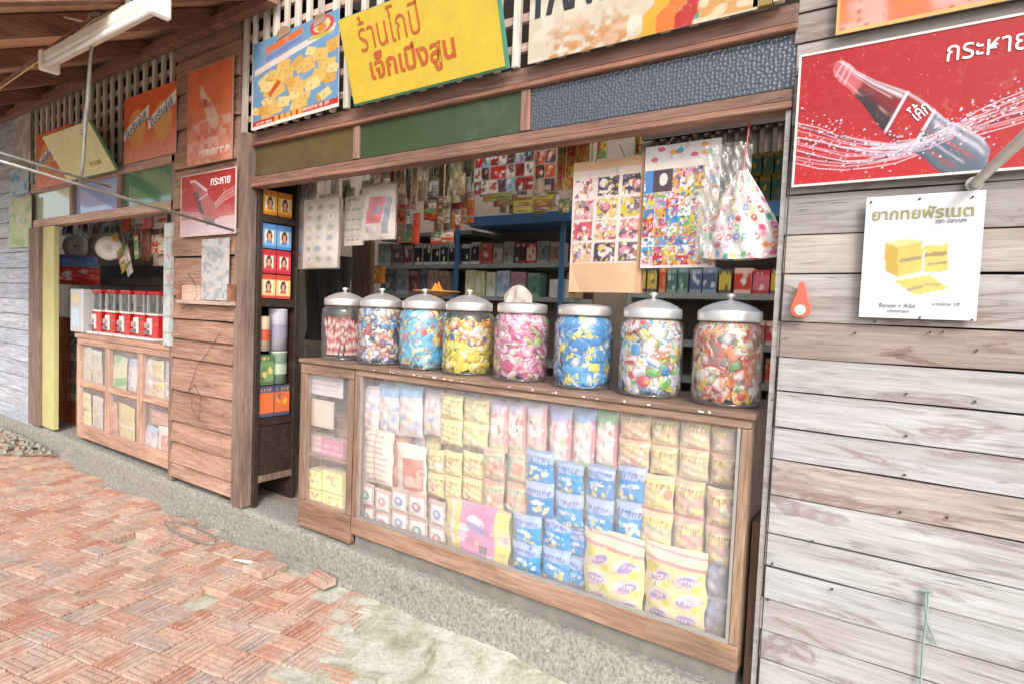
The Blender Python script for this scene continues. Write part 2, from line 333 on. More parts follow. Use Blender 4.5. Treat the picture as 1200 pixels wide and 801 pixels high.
thin_glass('plastic_film', (.97, .97, .97), .10, (.88, .86, .84), .15, 1.45)
def _pattern_glass():
    m, n, l, b = nodes_of('pattern_glass'); v = coords(n, l, (1, 1, 1), False)
    vo = N(n, 'ShaderNodeTexVoronoi', feature='F1'); vo.inputs['Scale'].default_value = 78; vo.inputs['Randomness'].default_value = .55; l.new(v, vo.inputs['Vector'])
    b.inputs['Base Color'].default_value = (*hexc('454c58'), 1); b.inputs['Roughness'].default_value = .2; b.inputs['Specular IOR Level'].default_value = .8
    bump(n, l, b, vo.outputs['Distance'], .6, .008)
_pattern_glass()
def _brick_mat():
    m, n, l, b = nodes_of('brick_clay'); g_ = n.new('ShaderNodeNewGeometry'); oi = n.new('ShaderNodeObjectInfo')
    ad = N(n, 'ShaderNodeMath', operation='ADD'); l.new(g_.outputs['Random Per Island'], ad.inputs[0]); l.new(oi.outputs['Random'], ad.inputs[1])
    fr = N(n, 'ShaderNodeMath', operation='FRACT'); l.new(ad.outputs[0], fr.inputs[0])
    rp = ramp(n, [(0, hexc('b07f6b')), (.3, hexc('bb917c')), (.6, hexc('c5a491')), (.85, hexc('b49484')), (1, hexc('a89a90'))]); l.new(fr.outputs[0], rp.inputs[0])
    tc = n.new('ShaderNodeTexCoord'); v = g_.outputs['Position']
    d1 = noise(n, l, v, 5, 8, .7, .6); r1 = ramp(n, [(.46, (0, 0, 0)), (.62, (.85, .85, .85))]); l.new(d1, r1.inputs[0])
    c = mixc(n, l, r1.outputs[0], rp.outputs[0], hexc('bda99d'))
    d2 = noise(n, l, v, 38, 6, .7); r2 = ramp(n, [(.3, (.55, .5, .48)), (.55, (1, 1, 1))]); l.new(d2, r2.inputs[0]); c = mixc(n, l, .8, c, r2.outputs[0], 'MULTIPLY')
    d3 = noise(n, l, v, 3.1, 7, .65, 1.2); r3 = ramp(n, [(.58, (0, 0, 0)), (.68, (.55, .55, .55))]); l.new(d3, r3.inputs[0]); c = mixc(n, l, r3.outputs[0], c, hexc('8c8376'))
    l.new(c, b.inputs['Base Color']); b.inputs['Roughness'].default_value = .9; bump(n, l, b, d2, .35, .004)
_brick_mat()
def _dirt_mat():
    m, n, l, b = nodes_of('dirt'); g_ = n.new('ShaderNodeNewGeometry'); v = g_.outputs['Position']
    d1 = noise(n, l, v, 7, 9, .72, .8); rp = ramp(n, [(.3, hexc('86836f')), (.42, hexc('a9a693')), (.52, hexc('c0beb0')), (.7, hexc('d2d0c4'))]); l.new(d1, rp.inputs[0])
    d2 = noise(n, l, v, 60, 5, .7); r2 = ramp(n, [(.3, (.6, .58, .55)), (.55, (1, 1, 1))]); l.new(d2, r2.inputs[0]); c = mixc(n, l, .8, rp.outputs[0], r2.outputs[0], 'MULTIPLY')
    d3 = noise(n, l, v, 2.4, 6, .6, 1.0); r3 = ramp(n, [(.52, (0, 0, 0)), (.66, (.6, .6, .6))]); l.new(d3, r3.inputs[0]); c = mixc(n, l, r3.outputs[0], c, hexc('929780'))
    l.new(c, b.inputs['Base Color']); b.inputs['Roughness'].default_value = .95; bump(n, l, b, d2, .6, .006)
_dirt_mat()

# ================================================================== SETTING
def add_grid(name, mat, x0, x1, y0, y1, nx, ny, hf, smooth=True):
    xs = np.linspace(x0, x1, nx); ys = np.linspace(y0, y1, ny); m = MB()
    m.add([(x, y, hf(x, y)) for y in ys for x in xs], [(j * nx + i, j * nx + i + 1, (j + 1) * nx + i + 1, (j + 1) * nx + i) for j in range(ny - 1) for i in range(nx - 1)])
    return m.build(name, mat, smooth=smooth)
from mathutils import noise as mn
def fb(x, y, z=0, s=1.0): return mn.fractal(Vector((x * s, y * s, z)), 1.0, 2.0, 4)
ground = MB().add([(-60, -60, -.035), (60, -60, -.035), (60, 60, -.035), (-60, 60, -.035)], [(0, 1, 2, 3)]).build('ground', 'dirt'); ground['kind'] = 'structure'
tag(ground, 'bare pale earth under and around the brick paving', 'ground')
def edge_x(y): return -2.26 + (-.55 if y < -.7 else -.45) * y * .98 + .05 * math.sin(y * 9)          # where the brick paving stops
def dirt_h(x, y):
    b_ = min(1, max(0, (x - edge_x(y) + .30) / .34)); h = -.034 + b_ * (.030 + .012 * fb(x, y, 0, 2.6) + .007 * fb(x, y, 5, 11)) + max(0, min(1, (x - edge_x(y)) / .5)) * .010
    if y > -.3 and x > -1.75: h += .05 * (1 - min(1, -y / .3)) ** 1.5 * min(1, (x + 1.75) / .5)
    return h
patch = add_grid('earth_path', 'dirt', -2.6, 2.5, -3.2, .02, 150, 100, dirt_h); patch['kind'] = 'structure'
tag(patch, 'pale trodden earth path in front of the big glass case', 'path')

# ---- brick paving: basket weave of ribbed clay bricks
pav = tag(thing('pavement', 'ribbed red clay brick pavement laid in basket weave', 'pavement', (-3, -.6, 0)), None, None, kind='structure')
def brick_mesh(name, L=.150, Wd=.0754, H=.035, grooves=4):
    prof = [(-Wd / 2, 0)]; n_ = grooves; st = Wd / (n_ + .0); gw = st * .40
    prof.append((-Wd / 2, H - .003)); prof.append((-Wd / 2 + .003, H))
    for i in range(n_):
        if i: c = -Wd / 2 + st * i; prof += [(c - gw / 2, H), (c - gw * .38, H - .016), (c + gw * .38, H - .016), (c + gw / 2, H)]
    prof += [(Wd / 2 - .003, H), (Wd / 2, H - .003), (Wd / 2, 0)]
    k = len(prof); m = MB(); m.add([(x, p_[0], p_[1] - H) for x in (-L / 2, L / 2) for p_ in prof], [(i, i + 1, k + i + 1, k + i) for i in range(k - 1)] + [tuple(range(k)), tuple(range(2 * k - 1, k - 1, -1))])
    me = bpy.data.meshes.new(name); me.from_pydata(m.v, [], m.f); bm = bmesh.new(); bm.from_mesh(me); bmesh.ops.recalc_face_normals(bm, faces=bm.faces)
    bmesh.ops.triangulate(bm, faces=[f_ for f_ in bm.faces if len(f_.verts) > 4]); bm.to_mesh(me); bm.free(); me.materials.append(MATS['brick_clay']); return me
bmesh_ = [brick_mesh('brick', grooves=3), brick_mesh('brick_short', L=.147, Wd=.0748, grooves=3), brick_mesh('brick_worn', Wd=.0752, H=.035, grooves=3)]
PA = math.radians(12.0); P0 = Vector((-2.778, -1.029, 0)); PITCH = .157; bricks = []
ex, ey = Vector((math.cos(PA), math.sin(PA), 0)), Vector((-math.sin(PA), math.cos(PA), 0))
for i in range(-42, 30):
    for j in range(-18, 22):
        c = P0 + ex * (i * PITCH) + ey * (j * PITCH)
        if c.x < -9.2 or c.x > 1.0 or c.y < -3.0 or c.y > -.045: continue
        over = c.x - edge_x(c.y)
        if over > .12 and not (over < 1.7 and rng.random() < .75): continue
        if over < .02 and rng.random() < .005: continue
        ribs_y = (i + j) % 2 == 0
        for k in (-.5, .5):
            q = c + (ex if ribs_y else ey) * (k * PITCH * .49)
            if q.y > -.05: continue
            ang = PA + (math.pi / 2 if ribs_y else 0) + rng.gauss(0, .018)
            rise = max(0, (-c.x - 5.2)) * .035
            zz = rise + rng.gauss(0, .0028) - (.0 if over < .02 else .002 + over * .002) + .007 * fb(c.x, c.y, 3, 1.5)
            pr = project((q.x, q.y, 0)); key = 0
            if pr and -10 < pr[0] < 1210 and pr[1] < 815: key = 1 / pr[2] ** 2
            bricks.append((key, q, ang, zz, (rng.gauss(0, .009), rng.gauss(0, .009)), rng.choice((0, 0, 0, 1, 1, 2))))
bricks.sort(key=lambda b_: -b_[0]); rest = MB(); buried = MB()
nb_ = 0
for n_, (key, q, ang, zz, tl, kind) in enumerate(bricks):
    if q.x - edge_x(q.y) > .22: nb_ += 1
    M = Matrix.Translation((q.x, q.y, zz)) @ Matrix.Rotation(ang, 4, 'Z') @ Matrix.Rotation(tl[0], 4, 'X') @ Matrix.Rotation(tl[1], 4, 'Y')
    if n_ < 300 + nb_ and key > 0 and q.x - edge_x(q.y) <= .22:
        o = mkobj('brick', bmesh_[kind], None, pav); o.matrix_basis = Matrix.Translation((3, .6, 0)) @ M
    else:
        me = bmesh_[kind]; (buried if q.x - edge_x(q.y) > .22 else rest).add([M @ v.co for v in me.vertices], [tuple(p_.vertices) for p_ in me.polygons])
o = rest.build('brick_paving', 'brick_clay', pav); o['kind'] = 'stuff'
o = buried.build('buried_brick', 'dirt', pav); o['kind'] = 'stuff'
# two loose bricks against the kerb
for px, py, a in ((392, 672, -.06), (303, 668, .1)):
    g_ = GZ(px, py, .02); o = mkobj('loose_brick', bmesh_[0], None); o.location = (g_.x, min(g_.y, -.09), .041); o.rotation_euler = (.0, .02, a)
    tag(o, 'loose red brick lying along the foot of the concrete kerb' if a < 0 else 'loose red brick lying beside a white splinter of wood', 'brick')

# ---- kerb and shop floor
def kerb():
    m = MB(); xs = np.arange(-9.0, 1.6, .02)
    key = [(.30, .183), (.06, .186), (.004, .185), (-.014, .180), (-.021, .168), (-.024, .14), (-.026, .05), (-.03, .0), (-.04, -.05)]; prof = []
    for (a0, b0), (a1, b1) in zip(key[:-1], key[1:]):
        n_ = max(1, int(math.hypot(a1 - a0, b1 - b0) / .016)) if a0 < .05 else 1
        prof += [(a0 + (a1 - a0) * i / n_, b0 + (b1 - b0) * i / n_) for i in range(n_)]
    prof.append(key[-1]); vs = []
    for x in xs:
        sl_ = min(1, max(0, (x + 1.9) / 1.2)) * .09; left = max(0, -x - 4.2) * .012
        for k, (y, z) in enumerate(prof):
            n1 = fb(x, y * 2 + z * 2.4, 1, 2.6); n2 = fb(x, y + z, 9, 16); n3 = fb(x, y + z, 4, 45); amp = 0 if y > .1 else (.3 if y > .02 else 1)
            pit = max(0, n2 - .35) * (1.6 if z > .12 else .5)
            vs.append((x, y - sl_ * max(0, (.16 - z) / .16) - amp * (.006 * n1 + .003 * n2 + .0014 * n3 - .014 * pit), z + left * (z > .1) + amp * (.004 * n1 + .002 * n2 - .012 * pit * (z > .12))))
    k = len(prof); m.add(vs, [(i * k + j, i * k + j + 1, (i + 1) * k + j + 1, (i + 1) * k + j) for i in range(len(xs) - 1) for j in range(k - 1)])
    return m.build('kerb', 'kerb_concrete', smooth=True)
kb = kerb(); kb['kind'] = 'structure'; tag(kb, 'rough chipped concrete kerb running under the shopfronts', 'kerb')
fl = MB().box(-16, 1.6, .2, 3.2, .0, .185).build('floor', 'floor_concrete'); fl['kind'] = 'structure'; tag(fl, 'worn brownish concrete floor inside the shop', 'floor')
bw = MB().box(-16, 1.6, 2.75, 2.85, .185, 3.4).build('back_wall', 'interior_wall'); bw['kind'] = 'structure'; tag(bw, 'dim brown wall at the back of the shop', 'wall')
pw = MB().box(-9, 1.6, .55, .58, 2.32, 3.4).build('gap_shade_sheet', 'gap_dark'); pw['kind'] = 'structure'; tag(pw, 'added dark sheet keeping the gaps of the slatted grille dark', 'wall')  # added sheet that hides the sky so the slat gaps stay dark

pc = MB().box(-9.2, -3.0, .03, .545, 3.22, 3.25).build('sky_block_cover', 'gap_dark'); pc['kind'] = 'structure'; tag(pc, 'added dark cover blocking the sky behind the left grille', 'ceiling')  # added cover, stops bright sky showing between the left slats

# ---- planks
def plank(x0, x1, z0, z1, y, t, mat, parent, col=(1, 1, 1), lean=.008, jit=.0025, n_=10, axis='X'):
    """one weathered board: wavy edges, foot slightly proud of the board below"""
    m = MB(); vs = []; s0 = rng.random() * 99
    for i in range(n_ + 1):
        x = x0 + (x1 - x0) * i / n_; a = jit * mn.noise(Vector((x * 2.2, s0, 0))) * 2; b_ = jit * mn.noise(Vector((x * 2.2, s0, 7))) * 2; c = .003 * mn.noise(Vector((x * 1.5, s0, 3)))
        for (yy, zz) in ((y - lean + c, z0 + a), (y + c, z1 + b_), (y + t, z1 + b_), (y + t, z0 + a)): vs.append((x, yy, zz))
    fs = [(i * 4 + j, i * 4 + (j + 1) % 4, (i + 1) * 4 + (j + 1) % 4, (i + 1) * 4 + j) for i in range(n_) for j in range(4)] + [(0, 1, 2, 3), tuple(n_ * 4 + j for j in (3, 2, 1, 0))]
    m.add(vs, fs); return m.build('plank', mat, parent, color=col)
def plank_wall(label, name, x0, x1, seams, y, mat, cols, lean=.008, t=.018, endj=.006, n_=10, gap=.0024):
    w_ = thing(name, label, 'wall', ((x0 + x1) / 2, y, min(seams)))
    MB().box(x0 + .015, x1 - .015, y + t + .004, y + t + .03, min(seams) + .01, max(seams)).build('backing', 'gap_dark', w_)
    for i in range(len(seams) - 1):
        z1, z0 = seams[i], seams[i + 1]
        plank(x0 + rng.uniform(-endj, endj), x1, z0 + gap, z1 - gap, y, t, mat, w_, cols[i % len(cols)], lean, n_=n_)
    return w_
# right-hand weathered wall
zs = [F(925, y).z for y in (-75, -25, 20, 55, 92, 150, 190, 230, 276, 321, 377, 418, 458, 501, 539, 582, 628, 668, 707, 745, 780, 815)]
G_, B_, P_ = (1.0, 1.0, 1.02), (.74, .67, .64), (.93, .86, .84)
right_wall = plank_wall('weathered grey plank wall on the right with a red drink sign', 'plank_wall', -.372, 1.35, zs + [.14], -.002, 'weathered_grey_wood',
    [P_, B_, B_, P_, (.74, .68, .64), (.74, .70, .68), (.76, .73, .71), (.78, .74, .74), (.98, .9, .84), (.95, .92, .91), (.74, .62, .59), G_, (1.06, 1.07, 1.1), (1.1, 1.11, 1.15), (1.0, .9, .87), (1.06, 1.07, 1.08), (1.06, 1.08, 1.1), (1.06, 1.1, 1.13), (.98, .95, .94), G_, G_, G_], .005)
MB().box(-.389, -.375, -.012, .03, .2, 2.05).build('corner_strip', 'weathered_grey_wood', right_wall, color=(.85, .82, .82))
MB().box(-.3665, -.3635, -.022, -.018, .2, 2.0).build('edge_wire', 'black_rubber', right_wall)
for (px, py) in ((905, 468), (908, 492), (1062, 461), (1062, 510), (1060, 556), (1055, 600), (905, 660), (975, 690), (900, 702), (952, 634), (1110, 606), (1143, 470), (1145, 410), (1105, 389), (1002, 390), (1090, 389), (1025, 377)):
    q = F(px, py, -.012); MB().tube([(q.x, -.0135, q.z), (q.x, -.006, q.z)], .0032, 6).build('nail', 'black_rubber', right_wall)
# pillar between the shopfronts
zs = [F(276, y).z for y in (-40, -8, 22, 52, 95, 140, 190, 240, 300, 350, 378, 403, 427, 468, 508, 535, 562)]
pillar = plank_wall('reddish brown plank pillar between the two shopfronts', 'plank_pillar', -4.06, -3.335, zs + [.235], -.03, 'pillar_wood',
    [(1, .92, .9), (.95, .9, .88), (.9, .85, .82), (1, .95, .93), (.92, .88, .86), (1.05, 1, .97), (.95, .9, .88), (1, .95, .92), (.98, .95, .93), (1.05, 1, .98), (1, .95, .9), (.95, .92, .9), (1.04, 1, 1), (.97, .92, .9), (1.1, 1.05, 1.02), (1.1, 1.07, 1.07), (1.2, 1.2, 1.2)], .019, .02, gap=.0045)
MB().box(-3.333, -3.222, -.045, .06, .2, F(280, 160).z - .01).build('door_post', 'post_wood', pillar)
MB().box(-4.12, -4.066, -.03, .06, .2, F(212, 182).z).build('door_post', 'post_wood', pillar)
# leftmost pale wall
zl = [3.06 - .143 * i for i in range(20)]
left_wall = plank_wall('pale blue-grey plank wall at the far left end of the row', 'plank_wall', -9.2, -6.70, zl + [.2], -.02, 'pale_wall_wood', [(1, 1, 1.03), (.93, .93, .97), (1.04, 1.04, 1.06), (1, .97, .97), (.96, 1, 1.04)], .012)

# ---- transom frames
def beam(x0, x1, y0, y1, z0, z1, mat, parent, name='beam', bev=.004, col=None): return MB().box(x0, x1, y0, y1, z0, z1).build(name, mat, parent, bevel=bev, color=col)
XL, XR = -3.36, -.372
zA0, zA1 = F(283, 223).z, F(285, 211).z                 # lower beam
zB0, zB1 = F(283, 176).z, F(281, 161).z                 # upper beam
tf = thing('transom_frame', 'brown timber transom over the big shopfront with three coloured panels', 'transom', ((XL + XR) / 2, 0, zA0))
beam(XL, XR, -.024, .05, zA0, zA0 + .022, 'beam_wood', tf, col=(1.25, 1.16, 1.08)); beam(XL, XR, -.012, .045, zA0 + .023, zA1 + .004, 'beam_wood', tf, col=(.95, .9, .88))
beam(XL - .02, XR, -.022, .05, zB0, zB0 + .02, 'beam_wood', tf, col=(1.3, 1.08, .95)); beam(XL - .02, XR, -.014, .045, zB0 + .021, zB1 + .004, 'beam_wood', tf, col=(.8, .74, .73))
def stud(px, py, w_, z0, z1, parent, mat='post_wood'):
    q = F(px, py); beam(q.x - w_ / 2, q.x + w_ / 2, -.03, .04, z0 + .001, z1 - .001, mat, parent, 'stud', .003, (1.25, 1.05, .98))
xs_ = [F(284, 195).x, F(418, 165).x, F(616, 127).x, XR + .002]
for q in (F(284, 195).x, F(418, 165).x, F(616, 127).x): beam(q - .022, q + .022, -.006, .04, zA1 + .011, zB0 - .001, 'post_wood', tf, 'stud', .003, (1.2, 1.0, .95))
for a, b_, mt in ((xs_[0] + .024, xs_[1] - .024, 'olive_panel'), (xs_[1] + .024, xs_[2] - .024, 'green_panel'), (xs_[2] + .024, xs_[3], 'pattern_glass')):
    MB().box(a, b_, .004, .014, zA1 + .011, zB0 - .001).build('panel', mt, tf)
LX0, LX1 = -6.70, -4.07
zC0, zC1 = F(125, 252).z - .035, F(125, 252).z + .03
zD0, zD1 = F(125, 205).z - .03, F(125, 205).z + .045
tl = thing('transom_frame', 'pale brown timber transom over the left shopfront with glossy green and blue panes', 'transom', ((LX0 + LX1) / 2, 0, zC0))
beam(LX0, LX1, -.03, .05, zC0, zC1, 'rail_wood', tl, col=(1, .93, .88)); beam(LX0, LX1, -.03, .05, zD0, zD1, 'rail_wood', tl, col=(.9, .8, .76))
lx = [LX0 + .03, F(88, 240).x, F(144, 225).x, LX1]
for q in lx[:3]: beam(q - .03, q + .03, -.03, .04, zC1 + .001, zD0 - .001, 'post_wood', tl, 'stud')
for i, mt in enumerate(('pale_green_glass', 'blue_glass', 'green_glass')): MB().box(lx[i] + .031, lx[i + 1] - (.031 if i < 2 else 0), .0, .01, zC1 + .001, zD0 - .001).build('pane', mt, tl)

# ---- slatted grilles
def grille(label, x0, x1, z0, z1, step, wid, rails, y=-.02, skip=(), zt=None):
    g_ = thing('slat_grille', label, 'grille', ((x0 + x1) / 2, y, z0)); x = x0; n_ = 0
    while x < x1:
        if not any(a < x < b_ for a, b_ in skip):
            w_ = wid * rng.uniform(.85, 1.2); top = (zt(x) if zt else z1) - rng.uniform(0, .03)
            o = MB().box(-w_ / 2, w_ / 2, -.011, .011, 0, top - z0).build('slat', 'slat_wood', g_, local=True, color=tuple(rng.uniform(.85, 1.1) for _ in range(1)) * 3, bevel=.002); o.location = (x - (x0 + x1) / 2, 0, 0); o.rotation_euler = (0, rng.gauss(0, .008), 0)
        x += step * rng.uniform(.92, 1.08)
    for z in rails: MB().box(x0 - .02, x1 + .02, y + .014, y + .036, z, z + .034).build('rail', 'rail_wood', g_, bevel=.002)
    return g_
grille('slatted timber grille above the big shopfront, behind the yellow sign', -3.30, -.40, zB1 + .006, 3.35, .100, .031, [zB1 + .07 + .115 * i for i in range(9)])
grille('slatted timber grille above the left shopfront, under the roof', -6.66, -4.10, zD1 + .003, 3.03, .128, .031, [zD1 + .06 + .115 * i for i in range(8)])

# ---- left jamb
jm = thing('door_jamb', 'brown door post with a cream board beside the leftmost wall', 'door frame', (-6.6, 0, .2))
a0, a1, a2 = F(41, 380).x, F(53, 380).x, F(66, 380).x
MB().box(a0, a1 - .002, -.05, .05, .23, zC0 - .002).build('post', 'post_wood', jm, bevel=.003); MB().box(a1, a2, -.02, .02, .23, zC0 - .002).build('board', 'cream_paint', jm, bevel=.002)

# ---- roof over the left shopfront, sloping down towards the lane
RS = math.tan(math.radians(25))
def roof_z(y): return 3.06 + RS * y
rf = thing('eave_roof', 'brown boarded lean-to roof over the left shopfront, seen from below', 'roof', (-5.6, -.6, 2.8))
y1_ = -1.32
for i in range(34):                                       # boards run down the slope
    x0 = -9.2 + .19 * i
    if x0 > -3.1: break
    zj = rng.uniform(0, .01); c = rng.uniform(.8, 1.15)
    MB().add([(x0, .1, roof_z(.1) + .10 + zj), (x0 + .187, .1, roof_z(.1) + .10 + zj), (x0 + .187, y1_, roof_z(y1_) + .10 + zj), (x0, y1_, roof_z(y1_) + .10 + zj),
              (x0, .1, roof_z(.1) + .115 + zj), (x0 + .187, .1, roof_z(.1) + .115 + zj), (x0 + .187, y1_, roof_z(y1_) + .115 + zj), (x0, y1_, roof_z(y1_) + .115 + zj)],
             [(0, 1, 2, 3), (4, 5, 6, 7), (0, 1, 5, 4), (1, 2, 6, 5), (2, 3, 7, 6), (3, 0, 4, 7)]).build('roof_board', 'roof_board', rf, color=(c, c * .97, c * .93))
for x in (-8.2, -7.1, -6.2, -5.3, -4.45, -3.6, -2.99):
    h = .075
    MB().add([(x - .035, -.03, roof_z(-.03)), (x + .035, -.03, roof_z(-.03)), (x + .035, y1_ + .05, roof_z(y1_ + .05)), (x - .035, y1_ + .05, roof_z(y1_ + .05)),
              (x - .035, -.03, roof_z(-.03) + .098), (x + .035, -.03, roof_z(-.03) + .098), (x + .035, y1_ + .05, roof_z(y1_ + .05) + .098), (x - .035, y1_ + .05, roof_z(y1_ + .05) + .098)],
             [(0, 1, 2, 3), (4, 5, 6, 7), (0, 1, 5, 4), (1, 2, 6, 5), (2, 3, 7, 6), (3, 0, 4, 7)]).build('rafter', 'rafter_wood', rf, bevel=.003)
MB().box(-9.2, -2.95, -.10, -.05, 2.99, 3.055).build('wall_plate', 'rafter_wood', rf, bevel=.003)

# ================================================================== SIGNS AND FIXTURES ON THE FACADE
def facade_sign(name, label, cat, r_, y, cv, mat='sign_print', thick=.004, rot=(0, 0, 0), edge=None):
    """flat printed sheet covering r_ = (x0,x1,z0,z1) just in front of the wall"""
    t_ = thing(name, label, cat, ((r_[0] + r_[1]) / 2, y, r_[2]), rot=rot)
    mkobj('printed_face', sheet('printed_face', cv, r_[1] - r_[0], r_[3] - r_[2], thick), mat, t_)
    if edge:
        w_, h_ = (r_[1] - r_[0]) / 2, r_[3] - r_[2]; b_ = MB(); e = .006
        b_.box(-w_ - e, w_ + e, -thick - .003, .0, -e, 0).box(-w_ - e, w_ + e, -thick - .003, .0, h_, h_ + e).box(-w_ - e, -w_, -thick - .003, 0, 0.0005, h_ - .0005).box(w_, w_ + e, -thick - .003, 0, 0.0005, h_ - .0005)
        b_.build('rim', edge[0], t_, local=True, color=edge[1])
    return t_
# ---- big red drink sign
SY = -.03
a, b_ = F(940, 68, SY), F(938, 217, SY); r_ = (a.x, .44, b_.z, a.z)
cv = Canvas(420, 216, hexc('a81518'), r_, SY)
cv.put(np.clip((.5 - cv.v) * 1.0, 0, .6), hexc('c21a1b')); cv.put(np.clip((cv.u - .45) * .8, 0, .4), hexc('961419'))
ice, pale, dark = hexc('dcd6e2'), hexc('bfa9bd'), hexc('2e2428'); rs_ = np.random.RandomState(4)
def wave(o_, amp=0): return [(930, 148 + o_), (960, 156 + o_ * .95), (990, 166 + o_ * .8), (1020, 172 + o_ * .55), (1050, 172 + o_ * .4), (1085, 163 + o_ * .35), (1115, 150 + o_ * .4), (1145, 136 + o_ * .5), (1175, 122 + o_ * .6), (1210, 108 + o_ * .7), (1290, 84 + o_)]
for k in range(16):
    o_ = k * 3.4 - 6; cv.line([(x, y + rs_.uniform(-2.2, 2.2)) for x, y in wave(o_)], .0018 + .0016 * rs_.rand(), (ice, pale, hexc('c8565a'), dark, hexc('d8aab2'))[(k * 3) % 5], .75)
# the bottle, drawn round its own axis: t along, s across
cor = [project((x, SY, z))[:2] for x, z in ((r_[0], r_[2]), (r_[1], r_[2]), (r_[1], r_[3]), (r_[0], r_[3]))]
PX = sum(np.array(w_)[..., None] * np.array(c_) for w_, c_ in zip(((1 - cv.u) * (1 - cv.v), cv.u * (1 - cv.v), cv.u * cv.v, (1 - cv.u) * cv.v), cor)); A0, A1 = np.array((994., 77.)), np.array((1176., 190.)); ax_ = (A1 - A0) / np.linalg.norm(A1 - A0); LB = np.linalg.norm(A1 - A0)
T = ((PX - A0) @ ax_) / LB; S = ((PX - A0) @ np.array((-ax_[1], ax_[0])))
Rb = np.interp(T, (-.03, 0, .07, .12, .25, .36, .46, .58, .66, .72, .82, .95, 1.02, 1.06), (0, 11, 13, 12, 17, 24, 30, 31, 29, 27, 31, 31, 24, 0)); q_ = S / np.maximum(Rb, 1e-3); inb = (np.abs(q_) < 1) & (T > -.03) & (T < 1.06)
def zone(t0, t1, soft=.012): return np.clip((T - t0) / soft, 0, 1) * np.clip((t1 - T) / soft, 0, 1) * inb
cv.put(zone(-.03, .20), hexc('c46a70'), .75); cv.put(zone(.17, .47, .03), hexc('7a1c1e')); cv.put(zone(.17, .47, .03) * np.clip(q_ * 1.8 + .2, 0, 1), dark, .95); cv.put(zone(.62, 1.06), hexc('566270')); cv.put(zone(.62, 1.06) * np.clip(-q_, 0, 1), hexc('8d8fa2'), .8)
cv.put(zone(.46, .645), hexc('ae191b')); cv.put(zone(.46, .645) * np.clip(np.abs(q_) * 2.2 - 1.2, 0, 1), hexc('7c0f14'), .8)
for t0 in (.455, .645): cv.put(zone(t0 - .011, t0 + .011, .004), ice, .85); cv.put(zone(t0 + .016, t0 + .024, .004), dark, .5)
for c0, w_, col_, al_, z0, z1 in ((-.72, .10, ice, .8, -.02, .46), (-.45, .05, hexc('e6c2c6'), .6, .02, .40), (.62, .09, hexc('d9b0b6'), .55, -.02, .22), (.30, .07, hexc('d99a90'), .6, .33, .42), (-.6, .10, ice, .6, .66, 1.02), (-.15, .06, hexc('b8474c'), .8, .66, .98), (.2, .05, hexc('c9c3d2'), .6, .68, .95), (.55, .08, hexc('a83a40'), .6, .7, .92), (-.93, .07, hexc('e0d4dc'), .6, .0, 1.0), (.95, .06, dark, .5, .2, 1.0)):
    cv.put(zone(z0, z1, .03) * np.exp(-((q_ - c0) / w_) ** 2), col_, al_)
for t0 in (.02, .055, .09): cv.put(zone(t0 - .008, t0 + .008, .006), hexc('e3c4cc'), .55)
for k in range(5): cv.line([(x, y + rs_.uniform(-2, 2)) for x, y in wave(k * 5 + 2)][3:7], .0022, (ice, pale)[k % 2], .7)
for k in range(14):                                       # white water round the foot of the bottle
    o_ = rs_.uniform(-8, 30); w0 = wave(o_); i0 = rs_.randint(2, 5); cv.line([(x + rs_.uniform(-4, 4), y + rs_.uniform(-4, 4)) for x, y in w0[i0:i0 + 4]], rs_.uniform(.002, .0055), (ice, pale, ice, hexc('a89cb4'))[k % 4], .5)
for k in range(620):                                      # droplets along the splash
    t = rs_.rand(); w0 = wave(rs_.normal(8, 16)); i_ = min(9, int(t * 10)); f_ = t * 10 - i_; px_ = w0[i_][0] + f_ * (w0[i_ + 1][0] - w0[i_][0]); py_ = w0[i_][1] + f_ * (w0[i_ + 1][1] - w0[i_][1]) + rs_.normal(0, 9)
    uu = cv.p([(px_, py_)])[0]; s0 = rs_.uniform(.0012, .0042); cv.ell(uu[0], uu[1], s0, s0 * 1.9, (ice, pale, dark, hexc('d98a90'))[rs_.choice(4, p=(.55, .2, .1, .15))], .85)
for k in range(46): uu = (rs_.rand(), rs_.rand()); cv.ell(uu[0], uu[1], .0018, .0034, hexc('e0a8a6'), .7)
s_ = facade_sign('drink_sign', 'large red metal drink sign with a splashing bottle and white lettering', 'sign', r_, SY, cv, 'gloss_sign_print', edge=('paint', hexc('ddcfc8')))
q = F(1109, 74, SY); lettering('กระหาย', 'white_print', s_, (q.x - s_.location.x, -.0062, q.z - r_[2]), w_=.165, h_=.041, offset=0.0, rot=0.0)
q = F(1074, 144, SY); lettering('โค้ก', 'white_print', s_, (q.x - s_.location.x, -.0062, q.z - r_[2]), w_=.042, h_=.046, offset=.0006, rot=.62)
# ---- rusty orange sign above it
a, b_ = F(986, -60, SY), F(985, 41, SY); r_ = (a.x, .5, b_.z, a.z + .02); cv = Canvas(160, 70, hexc('c46a4a'), r_, SY)
cv.speck(hexc('cf9a94'), (9, 4), .45, 3, .8); cv.speck(hexc('c9713a'), (14, 7), .6, 9, .7); cv.speck(hexc('8d3a2a'), (40, 20), .8, 5, .7); cv.rect(0, 0, 1, .03, hexc('e0a060')); cv.rect(0, 0, .012, 1, hexc('e0a060'))
facade_sign('rusty_sign', 'faded orange rusty metal sign above the big red drink sign', 'sign', r_, SY, cv, 'rusty_print')
